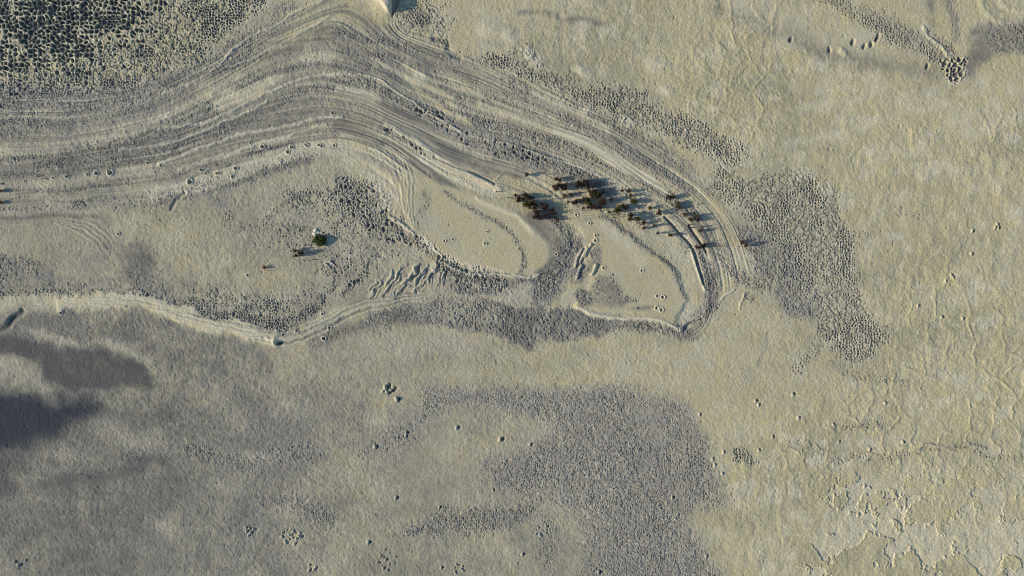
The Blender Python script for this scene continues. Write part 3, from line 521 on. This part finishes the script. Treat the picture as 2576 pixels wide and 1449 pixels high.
# density of the pits also follows the strandlines and a patchy noise
mod = np.clip(1 + .5 * n_a + .45 * n_e + .35 * fbm(X, Y, 2.2, 3, 3) + STR * (.9 * st1 + .4 * st2), 0, 1.9)
n_f = fbm(X, Y, .12, 4, 2); n_g = fbm(X, Y, .34, 6, 3)
H = A['H'] * 1.0
pit = np.zeros_like(X); rim = np.zeros_like(X)
for nm, (c, dep, sd_) in {'L': (.47, .20, 1), 'M': (.28, .072, 3), 'S': (.19, .045, 5)}.items():
    den = np.clip(A[nm] * mod, 0, 1.15)
    u1 = fbm(X, Y, c * .9, 6, 3); u2 = fbm(X, Y, c * .9, 1, 3)
    F1, F2, ID = worley(X + .30 * c * u1, Y + .30 * c * u2, c, sd_)
    e = F2 - F1 + (.20 if nm == 'M' else .26) * fbm(X, Y, c * .55, 2, 2) + .20 * fbm(X, Y, c * 2.2, 4, 2)
    on = ss(ID - .15, ID + .1, den * 1.12 - .06)
    inv = A['inv'] if nm == 'M' else 0
    t = .40 - .34 * np.clip(den, 0, 1) + (.0 if nm == 'L' else .03)
    p = ss(t, t + .26, e) * on
    if nm != 'L':
        wn = fbm(X * .8, Y, c * 1.15, 3, 2, .45)
        worm = ss(.15 + .06 * u1, .05, np.abs(wn)) * ss(ID * .6 - .1, ID * .6 + .25, den)
        sel = ss(-.12, .12, fbm(X, Y, c * 5, 5, 2))
        p = np.maximum(p * (.35 + .65 * sel), worm * (1 - .7 * sel))
        e = np.where(sel > .5, e, .5 - np.minimum(.5, 1.2 * np.maximum(np.abs(wn) - .12, 0)))
    p = p * (1 - inv) + inv * on * ss(.30, .06, e)
    if nm != 'L': p = p * (1 - .85 * ss(.2, .7, A['L']))
    if nm == 'S': p = p * (1 - .6 * ss(.5, .9, A['M']))
    H -= dep * p * fine * (0.7 + .6 * ID) * (1 + (.7 * A['pd'] if nm == 'M' else 0))
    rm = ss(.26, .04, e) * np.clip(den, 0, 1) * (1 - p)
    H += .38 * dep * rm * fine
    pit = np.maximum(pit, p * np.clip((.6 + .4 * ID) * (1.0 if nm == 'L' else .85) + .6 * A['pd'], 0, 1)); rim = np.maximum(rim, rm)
rough = (1 - .72 * np.clip(A['smooth'], 0, 1))
H += fine * rough * (.014 * n_b + .017 * n_c + .013 * n_f + .013 * n_g + .018 * n_a) * (1.05 + .5 * n_d + .35 * np.clip(A['grey'], 0, 1))
H += .07 * n_d * .5
# leaning lumps on the tan flats
lx = fbm(X * 1.25 + .4 * n_a, Y * .8, 1.0, 7, 3)
H += fine * (.006 + .026 * A['lump']) * rough * lx * 1.6
# strandline steps
H += STR * fine * (.085 * st1 + .04 * st2)
# curled crust plates
pn = fbm(X + .6 * n_a, Y + .5 * n_e, 2.2, 3, 5, .6) + .3 * n_a
pl = ss(-.06, .03, pn); dn = A['plate']
W1, W2, WI = worley(X + .9 * n_a + .5 * n_e, Y + .9 * n_e + .6 * fbm(X, Y, 1.6, 2, 3), 2.7, 4)
ridge = ss(.20, .0, W2 - W1) * A['lump'] * (1 - dn) * ss(-.15, .3, n_d + .4 * n_e + .25 * A['plate'])
H += fine * .045 * ridge
A['yel'] = np.maximum(A['yel'], .8 * ridge); A['pale'] = np.maximum(A['pale'], .6 * A['lump'] * (1 - dn) * ss(.35, .55, WI) * ss(.08, .35, W2 - W1) * ss(-.18, .22, fbm(X * .7, Y * 1.2, 1.5, 3, 4, .6) + .3 * n_e))
sc1 = fbm(X + .5 * n_a, Y * .8 + .4 * n_e, 1.7, 5, 4, .6); H += fine * A['lump'] * (1 - dn) * .022 * ss(-.03, .03, sc1) * ss(-.2, .3, n_e + .2)
H += fine * dn * .06 * pl + fine * dn * .045 * np.exp(-((pn - .02) / .05) ** 2)
A['pale'] = np.maximum(A['pale'], dn * (1 - pl) * .6); A['yel'] = np.maximum(A['yel'], dn * .9 * np.exp(-((pn - .05) / .09) ** 2))
A['smooth'] = np.maximum(A['smooth'], dn * (1 - pl) * .7)
H = H.astype(f32)
# surface types
n_h = fbm(X, Y, 2.4, 7, 4, .6); n_i = fbm(X * .8, Y * 1.25, 1.1, 4, 4, .65); n_k = fbm(X, Y, 14, 1, 4, .6); n_l = fbm(X * .7, Y * 1.2, 4.5, 3, 5, .62)
olive = np.clip(.15 + 1.3 * n_l + .6 * n_k, 0, 1) * (1 - .7 * np.clip(A['smooth'], 0, 1))
calm = 1 - .75 * np.clip(A['smooth'], 0, 1)
# olive-grey belts
grey = np.clip(1.05 * A['grey'] * (.85 + .4 * n_k + .45 * n_h + .4 * n_i + .3 * n_g) + STR * (.5 * st1 + .45 * st0 + .3 * st2) + calm * (.35 * np.maximum(n_h + n_i - .25, 0) + .2 * n_g) + .5 * np.clip(A['S'] + .3 * A['M'], 0, 1), 0, 1)
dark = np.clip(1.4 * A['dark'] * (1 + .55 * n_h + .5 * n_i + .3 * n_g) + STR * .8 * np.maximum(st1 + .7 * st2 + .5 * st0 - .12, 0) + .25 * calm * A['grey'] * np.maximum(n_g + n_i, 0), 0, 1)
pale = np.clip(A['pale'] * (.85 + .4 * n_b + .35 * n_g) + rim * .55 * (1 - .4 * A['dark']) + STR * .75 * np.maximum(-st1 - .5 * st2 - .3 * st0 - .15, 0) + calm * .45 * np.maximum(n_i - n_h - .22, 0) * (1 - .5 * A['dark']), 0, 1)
yel = np.clip(A['yel'] * (.75 + .8 * n_h + .8 * n_g) + np.maximum(n_g * .8 + n_i * .8 - .05, 0) * calm * (.85 + .3 * A['grey']), 0, 1) * (1 - .8 * np.clip(A['pale'], 0, 1))
N = X.size
me = bpy.data.meshes.new('mudflat')
nxv, nyv = len(xs), len(ys)
me.vertices.add(N)
co = np.empty((N, 3), f32); co[:, 0] = X.ravel(); co[:, 1] = Y.ravel(); co[:, 2] = H.ravel()
me.vertices.foreach_set('co', co.ravel())
idx = np.arange(N, dtype=np.int32).reshape(nyv, nxv)
qd = np.stack([idx[:-1, :-1], idx[:-1, 1:], idx[1:, 1:], idx[1:, :-1]], -1).reshape(-1, 4)
nf = len(qd)
me.loops.add(nf * 4); me.loops.foreach_set('vertex_index', qd.ravel())
me.polygons.add(nf); me.polygons.foreach_set('loop_start', np.arange(0, nf * 4, 4, dtype=np.int32))
me.polygons.foreach_set('use_smooth', np.ones(nf, bool))
me.update()
def attr(name, chans):
    a = me.attributes.new(name, 'FLOAT_COLOR', 'POINT')
    d = np.stack([np.broadcast_to(c_, X.shape).astype(f32).ravel() for c_ in chans], -1)
    a.data.foreach_set('color', d.ravel())
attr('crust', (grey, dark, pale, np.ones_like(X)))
attr('pit_navy_yel', (pit * (1 - .55 * A['inv']), np.clip(A['navy'], 0, 1), yel, np.ones_like(X)))  # pit mask, dark blue patches, yellow crust
attr('tint', (np.clip(A['purp'] * (.6 + .5 * n_b), 0, 1), np.clip(A['pd'], 0, 1), olive, np.ones_like(X)))

def height(x, y):
    i = min(max(int(np.searchsorted(xs, x)) - 1, 0), nxv - 2); j = min(max(int(np.searchsorted(ys, y)) - 1, 0), nyv - 2)
    return float(H[j:j + 2, i:i + 2].mean())

# ---------------------------------------------------------------- materials
def newmat(name, rough_=.9):
    m = bpy.data.materials.new(name); m.use_nodes = True
    b = m.node_tree.nodes['Principled BSDF']; b.inputs['Roughness'].default_value = rough_
    b.inputs['Specular IOR Level'].default_value = .15
    return m, m.node_tree, b
gm, T, B = newmat('dried_mud', .95)
def nd(t, **kw):
    n = T.nodes.new(t)
    for a_, b_ in kw.items(): setattr(n, a_, b_)
    return n
def at(name):
    a = nd('ShaderNodeAttribute', attribute_name=name); s_ = nd('ShaderNodeSeparateColor'); T.links.new(a.outputs['Color'], s_.inputs[0]); return s_.outputs
def mix(fac, a, b):
    n = nd('ShaderNodeMix', data_type='RGBA')
    for sock, v_ in ((n.inputs[0], fac), (n.inputs[6], a), (n.inputs[7], b)):
        if isinstance(v_, (int, float)): sock.default_value = v_
        elif isinstance(v_, tuple): sock.default_value = (*v_, 1)
        else: T.links.new(v_, sock)
    return n.outputs[2]
def mul(a, k_):
    n = nd('ShaderNodeMath', operation='MULTIPLY'); n.use_clamp = True
    T.links.new(a, n.inputs[0])
    if isinstance(k_, (int, float)): n.inputs[1].default_value = k_
    else: T.links.new(k_, n.inputs[1])
    return n.outputs[0]
tc = nd('ShaderNodeTexCoord')
def nz(sc, det=3, lo=.35, hi=.65):
    n = nd('ShaderNodeTexNoise'); n.inputs['Scale'].default_value = sc; n.inputs['Detail'].default_value = det
    T.links.new(tc.outputs['Object'], n.inputs['Vector'])
    r = nd('ShaderNodeMapRange'); r.inputs[1].default_value = lo; r.inputs[2].default_value = hi
    T.links.new(n.outputs['Fac'], r.inputs[0]); return r.outputs[0], n.outputs['Fac']
c1 = at('crust'); c2 = at('pit_navy_yel'); c3 = at('tint')
TAN = (.368, .312, .170); YEL = (.41, .350, .165); GREY = (.198, .182, .150); DARK = (.078, .072, .066)
PALE = (.49, .445, .325); NAVY = (.026, .031, .038); PIT = (.105, .102, .098); PIT_SHADE = (.004, .022, .048); PURP = (.17, .155, .165)
n1, f1 = nz(.5, 4); n2, f2 = nz(3.2, 4); n3, f3 = nz(9, 3)
col = mix(n1, TAN, (.36, .325, .225))
col = mix(mul(c3[2], .75), col, (.275, .250, .155))
col = mix(mul(c2[2], .8), col, YEL)
col = mix(mul(n2, .25), col, (.30, .285, .215))
col = mix(c1[0], col, mix(n2, GREY, (.225, .212, .175)))
col = mix(mul(c3[2], .30), col, (.165, .150, .100))
col = mix(mul(c3[0], .6), col, PURP)
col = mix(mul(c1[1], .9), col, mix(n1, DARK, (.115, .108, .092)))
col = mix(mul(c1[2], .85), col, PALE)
col = mix(mul(c2[0], .88), col, mix(c3[1], PIT, PIT_SHADE))  # pit mud colour, going to painted navy pit shade by pd
col = mix(mul(n3, .36), col, (.15, .14, .105))
n5, f5 = nz(6, 4, .52, .72)
col = mix(mul(n5, .22), col, (.12, .13, .105))
col = mix(c2[1], col, NAVY)  # dark blue patches laid over all other tones
T.links.new(col, B.inputs['Base Color'])
bp = nd('ShaderNodeBump'); bp.inputs['Strength'].default_value = .55; bp.inputs['Distance'].default_value = .05
T.links.new(f3, bp.inputs['Height']); T.links.new(bp.outputs[0], B.inputs['Normal'])
me.materials.append(gm)
ground = bpy.data.objects.new('ground', me); C.objects.link(ground); ground['kind'] = 'structure'

def plain(name, col_, var, rough_=.85, sc=14):
    m, t_, b_ = newmat(name, rough_)
    n = t_.nodes.new('ShaderNodeTexNoise'); n.inputs['Scale'].default_value = sc
    tcc = t_.nodes.new('ShaderNodeTexCoord'); t_.links.new(tcc.outputs['Object'], n.inputs['Vector'])
    r = t_.nodes.new('ShaderNodeValToRGB'); r.color_ramp.elements[0].position = .35; r.color_ramp.elements[1].position = .65
    r.color_ramp.elements[0].color = (*col_, 1); r.color_ramp.elements[1].color = (*var, 1)
    t_.links.new(n.outputs['Fac'], r.inputs[0]); t_.links.new(r.outputs[0], b_.inputs['Base Color'])
    return m
M_rust = plain('rusty_twigs', (.055, .020, .015), (.025, .017, .014))
M_dark = plain('dark_twigs', (.050, .030, .018), (.025, .020, .014))
M_brown = plain('brown_twigs', (.05, .032, .022), (.07, .035, .022))
M_olive = plain('olive_leaves', (.075, .062, .018), (.035, .035, .012))
M_orange = plain('orange_leaves', (.20, .07, .02), (.10, .04, .02))
M_green = plain('green_leaves', (.028, .055, .010), (.065, .085, .016), sc=9)
M_bark = plain('bleached_wood', (.50, .44, .36), (.36, .31, .25), sc=20)
M_clod = plain('pale_clod', (.50, .46, .36), (.34, .31, .24), sc=6)

# ---------------------------------------------------------------- plants
def tube(vs, fs, a, b, r0, r1, n=4):
    a = Vector(a); b = Vector(b); d = (b - a).normalized()
    u = d.orthogonal().normalized(); v_ = d.cross(u); k0 = len(vs)
    for p, r in ((a, r0), (b, r1)):
        for i in range(n):
            t = i / n * 2 * math.pi; vs.append(p + (u * math.cos(t) + v_ * math.sin(t)) * r)
    for i in range(n): fs.append((k0 + i, k0 + (i + 1) % n, k0 + n + (i + 1) % n, k0 + n + i))
    fs.append(tuple(k0 + n + i for i in range(n)))
def mesh(name, vs, fs, mat):
    m = bpy.data.meshes.new(name); m.from_pydata([tuple(p) for p in vs], [], fs); m.materials.append(mat)
    m.update(); return m
def twigs(rnd, n, h, spread, r=.012, side=3):
    vs, fs = [], []; tips = []
    for i in range(n):
        a = rnd.uniform(0, 6.283); d = spread * math.sqrt(rnd.random()) * .35
        p = Vector((d * math.cos(a), d * math.sin(a), -.06)); hh = h * rnd.uniform(.6, 1)
        lean = spread * rnd.uniform(.2, 1); cur = p; seg = 4
        for k_ in range(seg):
            t = (k_ + 1) / seg
            q_ = Vector((p.x + lean * math.cos(a) * t ** 1.3 + rnd.uniform(-.02, .02), p.y + lean * math.sin(a) * t ** 1.3 + rnd.uniform(-.02, .02), p.z + (hh + .06) * t))
            tube(vs, fs, cur, q_, r * (1 - .7 * k_ / seg), r * (1 - .7 * (k_ + 1) / seg))
            if k_ > 0:
                for s_ in range(side):
                    b_ = rnd.uniform(0, 6.283); l_ = rnd.uniform(.04, .10) * h / .5
                    e_ = q_ + Vector((math.cos(b_) * l_, math.sin(b_) * l_, l_ * rnd.uniform(.2, .9)))
                    tube(vs, fs, q_, e_, r * .5, r * .2, 3); tips.append(e_)
            cur = q_; tips.append(q_)
        tips.append(cur)
    return vs, fs, tips
def leaves(rnd, tips, n, size, jit):
    vs, fs = [], []
    for i in range(n):
        t = rnd.choice(tips); p = t + Vector((rnd.gauss(0, jit), rnd.gauss(0, jit), rnd.gauss(0, jit * .7)))
        if p.z < .02: p.z = .02
        u = Vector((rnd.gauss(0, 1), rnd.gauss(0, 1), rnd.gauss(0, 1))).normalized(); v_ = u.orthogonal().normalized()
        v_.rotate(Matrix.Rotation(rnd.uniform(0, 6.28), 3, u)); w_ = u.cross(v_)
        s1 = size * rnd.uniform(.6, 1.2); s2 = s1 * .55; k0 = len(vs)
        vs += [p - v_ * s1, p + w_ * s2, p + v_ * s1, p - w_ * s2]; fs.append((k0, k0 + 1, k0 + 2, k0 + 3))
    return vs, fs
rnd = random.Random(11)
LIB = {}
def lib(kind, nvar, maker): LIB[kind] = [maker(i) for i in range(nvar)]
def mk(kind, n, h, sp, r, side, lf, mat, lmat, ls=.035, jit=.05):
    def f(i):
        vs, fs, tips = twigs(rnd, n, h, sp, r, side)
        out = [('stems', mesh(kind + '_stems', vs, fs, mat))]
        if lf:
            a_, b_ = leaves(rnd, tips, lf, ls, jit); out.append(('foliage', mesh(kind + '_foliage', a_, b_, lmat)))
        return out
    return f
lib('t', 3, mk('reed', 1, .62, .10, .022, 1, 0, M_brown, None))
lib('s', 3, mk('sapling', 3, .50, .05, .020, 2, 110, M_brown, M_rust, .030, .025))
lib('m', 5, mk('sapling', 6, .66, .10, .018, 2, 420, M_brown, M_rust, .032, .028))
lib('M', 4, mk('shrub', 10, .76, .17, .018, 2, 900, M_brown, M_dark, .036, .035))
lib('L', 3, mk('shrub', 16, .80, .26, .018, 2, 1700, M_brown, M_olive, .042, .05))
lib('O', 2, mk('shrub', 9, .44, .16, .016, 2, 500, M_brown, M_orange, .036, .035))
lib('Y', 2, mk('shrub', 10, .64, .18, .015, 2, 800, M_brown, M_olive, .036, .04))
KNAME = {'t': ('dead_sapling', 'bare thin dead stalk', 'stalk'), 's': ('dead_sapling', 'small rusty twiggy sapling', 'sapling'),
         'm': ('dead_sapling', 'rust-brown twiggy sapling', 'sapling'), 'M': ('dead_shrub', 'dark brown bushy shrub', 'shrub'),
         'L': ('dead_shrub', 'large olive-brown bushy shrub', 'shrub'), 'O': ('dead_shrub', 'orange-brown low shrub', 'shrub'), 'Y': ('dead_shrub', 'olive shrub', 'shrub')}
PLOT = {'P1': (1950, 650), 'P2': (2350, 680), 'P3': (2600, 730), 'P4': (1000, 850), 'P5': (0, 650)}
def pos(crop, x, y):
    ox, oy = PLOT[crop]; sx = ox + x / 5.724; sy = oy + y / 5.724
    return (sx * .63889 - 1288) * K, (724.5 - sy * .63889) * K
clusters = {
 ('upper thicket', 'P1'): 'M690,215 s1120,215 s1290,300 m1350,320 m1420,350 t1250,350 m1300,490 M1390,465 m1480,470 m1550,460 M1340,535 M1500,530 m1560,525 t1270,610 t1340,625 s1660,440 s1720,450 M1820,470 M1900,450 M1960,440 M2050,460 M1850,400 M2000,380 s2150,390 m2230,430 s2300,440 s2400,450 Y1540,700 Y1680,670 s1800,640 s1880,620 s1950,540 L2150,680 L2250,650 M2200,590 M2300,700 m2080,590 m2060,520 m1620,830 M1750,850 m1800,820 m1880,790 M1980,800 L2060,830 M2120,900 m2200,920 s1830,930 t1640,1020 m1950,980 m2060,960 m2140,980 m2250,970 m2340,960 s1950,1030 t1960,1080 Y2350,820 M2400,800 m2420,850 t1120,700 s1270,770 t1980,1140 t1990,1195 t2020,1240 t1920,1285',
 ('lower thicket', 'P1'): 'm440,680 m530,740 m600,770 m640,690 m680,690 m720,720 m760,740 m830,730 M510,800 m480,810 s380,750 s620,930 L700,870 L760,900 M830,850 M900,900 m1030,880 m1130,890 m1150,930 m750,970 m850,990 m870,1040 M900,1080 m950,1050 m1060,960 m1080,1000 m1150,1020 m1220,1050 m1260,1080 M930,1150 M980,1170 m1000,1210 m1100,1150 m1200,1180 m1320,1190 t1450,1160 m1330,1090 m1280,1000 m870,1180 t940,1240 t1600,1210 m1380,1230 s120,750 s20,600',
 ('outer rows', 'P2'): 's30,270 s260,250 m540,400 m680,420 m720,510 L800,640 s470,480 L430,860 Y500,790 Y560,740 M640,800 m240,890 s230,955 s450,955 s230,790 M730,960 Y720,1050 Y890,1050 M1020,1130 m1030,1240 m1270,1185 m1340,1360 M1620,1400 Y1170,800 M1370,900 M1600,570 M1660,550 Y1800,690 Y1780,760 m1820,800 Y1950,940 M2080,1060 Y2200,980 m2240,1080 t2230,700 s2350,1215 s2060,1170 s2120,1230 m2290,1305 t1680,1110 t1760,1210 s360,1010 m110,430 m60,520 m300,620 s20,700 m150,700 s120,850 m60,760',
 ('creek rows', 'P3'): 's630,885 s660,950 s920,920 m790,1390 m840,1400 m950,1330 m950,1370 s1050,1260 t1100,1310 t1150,1390 t1200,1340 t1280,1350 t1350,1390 m1810,1260 m1800,1310 m1880,1360 s1850,1290 t1750,1240 t1750,1370 t720,600 t800,420',
 ('green bush surroundings', 'P4'): 'm930,780 m1010,830 M1080,830 m950,900 s1250,990 s1080,730 O240,1150 t300,1230 s1220,650',
 ('left edge', 'P5'): 'O0,570 O10,840',
}
CT_ = {'upper thicket': 'the upper thicket', 'lower thicket': 'the lower thicket', 'outer rows': 'the shrub rows right of thicket', 'creek rows': 'the scatter along the blue creek', 'green bush surroundings': 'the plants near the green bush', 'left edge': 'the left edge'}
CW = {'upper thicket': 'in # upper thicket', 'lower thicket': 'in # lower thicket', 'outer rows': 'in # rows right of thicket', 'creek rows': 'in # scatter beside the blue creek', 'green bush surroundings': 'near the green bush', 'left edge': ''}
ORD = ['first', 'second', 'third', 'fourth', 'fifth', 'sixth', 'seventh', 'eighth', 'ninth', 'tenth', 'eleventh', 'twelfth', 'thirteenth', 'fourteenth', 'fifteenth', 'sixteenth']
count = 0
for (cl, crop), txt in clusters.items():
    items = []
    for tok in txt.split():
        x, y = tok[1:].split(','); items.append((tok[0], float(x), float(y)))
    nrow = max(1, min(5, round(len(items) / 12)))
    items.sort(key=lambda t: t[2]); per = math.ceil(len(items) / nrow)
    rown = {1: [''], 2: ['upper half of', 'lower half of'], 3: ['upper third of', 'middle of', 'lower third of'], 4: ['top row of', 'second row of', 'third row of', 'bottom row of'], 5: ['top row of', 'second row of', 'middle row of', 'fourth row of', 'bottom row of']}[nrow]
    for r_ in range(nrow):
        row = sorted(items[r_ * per:(r_ + 1) * per], key=lambda t: t[1])
        seen = {}
        tot = {}
        for k_, _, _ in row: tot[KNAME[k_][1]] = tot.get(KNAME[k_][1], 0) + 1
        for k_, x, y in row:
            nm, lab, cat = KNAME[k_]; q_ = seen.get(lab, 0); seen[lab] = q_ + 1
            where = CW[cl].replace('#', rown[r_])
            if cl == 'left edge': label = 'orange-brown low shrub cut by the left edge, ' + ('upper of two' if y < 700 else 'lower of two')
            elif tot[lab] == 1: label = lab + ', only one ' + where.strip()
            else: label = lab + ', ' + ORD[q_] + ' from left ' + where
            wx_, wy_ = pos(crop, x + 18, y + 6)
            var = LIB[k_][count % len(LIB[k_])]; sc_ = rnd.uniform(.85, 1.2)
            if k_ in 'ts':                                     # too small to show parts: one mesh
                o = bpy.data.objects.new(nm, var[0][1]); C.objects.link(o)
            else:
                o = bpy.data.objects.new(nm, None); C.objects.link(o); o.empty_display_size = .2
                for pn_, md in var:
                    c_ = bpy.data.objects.new(pn_, md); C.objects.link(c_); c_.parent = o
            z = height(wx_, wy_)
            o.location = (wx_, wy_, z - .01); o.rotation_euler = (0, 0, rnd.uniform(0, 6.28)); o.scale = (sc_, sc_, sc_ * rnd.uniform(.9, 1.15))
            o['label'] = label; o['category'] = cat; o['group'] = 'dead saplings and shrubs on the strandlines'
            count += 1

# the one green bush
gx_, gy_ = pos('P4', 1490, 560); gz = height(gx_, gy_)
gb = bpy.data.objects.new('green_bush', None); C.objects.link(gb); gb.location = (gx_, gy_, gz - .02)
gb['label'] = 'bright green leafy bush, the only green plant on the mud'; gb['category'] = 'bush'
vs, fs, tips = twigs(rnd, 22, .40, .5, .02, 3)
o = bpy.data.objects.new('stems', mesh('bush_stems', vs, fs, M_brown)); C.objects.link(o); o.parent = gb
cl = []
for i in range(46):
    a = rnd.uniform(0, 6.283); r = math.sqrt(rnd.random())
    x = r * .60 * math.cos(a); y = r * .47 * math.sin(a)
    if x < -.2 and y < -.2: y *= .5; x *= .8
    z = .10 + .42 * math.sqrt(max(0, 1 - r * r)) * rnd.uniform(.75, 1.1); cl.append(Vector((x, y, z)))
vs, fs = [], []
for c_ in cl:
    a_, b_ = leaves(rnd, [c_], 150, .045, .075); k0 = len(vs); vs += a_; fs += [tuple(k0 + i for i in f) for f in b_]
o = bpy.data.objects.new('foliage', mesh('bush_foliage', vs, fs, M_green)); C.objects.link(o); o.parent = gb

# driftwood
def log(name, p0, p1, r, label, bend=.05, cat='log'):
    a = Vector(p0); b = Vector(p1); mid = (a + b) / 2; L_ = (b - a).length
    nrm = Vector((-(b - a).y, (b - a).x, 0)).normalized(); vs, fs = [], []; n = 8; seg = 10
    for i in range(seg + 1):
        t = i / seg; c_ = a.lerp(b, t) + nrm * bend * L_ * math.sin(t * math.pi) - mid
        rad = r * (1 - .55 * t) * rnd.uniform(.9, 1.1)
        d = (b - a).normalized(); u = d.orthogonal().normalized(); v_ = d.cross(u)
        for k_ in range(n):
            g = k_ / n * 6.283; vs.append(c_ + (u * math.cos(g) + v_ * math.sin(g)) * rad * rnd.uniform(.93, 1.07))
        if i:
            for k_ in range(n): fs.append(((i - 1) * n + k_, (i - 1) * n + (k_ + 1) % n, i * n + (k_ + 1) % n, i * n + k_))
    fs.append(tuple(range(n))[::-1]); fs.append(tuple(seg * n + k_ for k_ in range(n)))
    for t, sgn in ((.35, 1), (.6, -1)):
        p = a.lerp(b, t) - mid + nrm * bend * L_ * math.sin(t * math.pi)
        tube(vs, fs, p, p + nrm * sgn * L_ * .1 + (b - a) * .07 + Vector((0, 0, .03)), r * .4, r * .15, 5)
    o = bpy.data.objects.new(name, mesh(name, vs, fs, M_bark)); C.objects.link(o); o.location = mid
    for p in o.data.polygons: p.use_smooth = True
    o['label'] = label; o['category'] = cat; return o
def P3d(crop, x, y, up):
    a = pos(crop, x, y); return (a[0], a[1], height(*a) + up)
log('driftwood_log', P3d('P4', 1690, 1020, .07), P3d('P4', 1860, 1160, .06), .075, 'longer bleached log right of its pair, below the green bush')
log('driftwood_log', P3d('P4', 1600, 1070, .06), P3d('P4', 1720, 1190, .05), .06, 'shorter bleached log left of its pair, below the green bush')
log('driftwood_branch', P3d('P4', 1095, 990, .05), P3d('P4', 1125, 1040, .04), .05, 'short pale stick lying left of the two bleached logs', cat='branch')
log('driftwood_branch', P3d('P1', 30, 320, .04), P3d('P1', 195, 170, .04), .03, 'thin fallen branch lying left of the upper thicket', .03, 'branch')

# pale mud clods piled beside the green bush
for i, (x, y, r, lab) in enumerate(((1385,330,.20,'largest pale mud clod at the top of the heap above the green bush'),
                                    (1375,415,.22,'rounded pale mud clod touching the upper left of the green bush'),
                                    (1450,380,.15,'small pale mud clod in the middle of the heap above the bush'),
                                    (1515,385,.13,'small pale mud clod furthest right above the green bush'))):
    import bmesh
    bm = bmesh.new(); bmesh.ops.create_icosphere(bm, subdivisions=3, radius=1)
    for v_ in bm.verts:
        n = mnoise.noise(v_.co * 1.6 + Vector((i * 7.1, 0, 0))) * .5 + mnoise.noise(v_.co * 4 + Vector((i * 3.3, 1, 0))) * .22
        v_.co *= (1 + n); v_.co.z *= .62
    m_ = bpy.data.meshes.new('mud_clod'); bm.to_mesh(m_); bm.free(); m_.materials.append(M_clod)
    o = bpy.data.objects.new('mud_clod', m_); C.objects.link(o); a = pos('P4', x, y); o.location = (a[0], a[1], height(*a) + r * .25); o.scale = (r, r, r)
    o['label'] = lab; o['category'] = 'mud clod'; o['group'] = 'pale clods above the green bush'
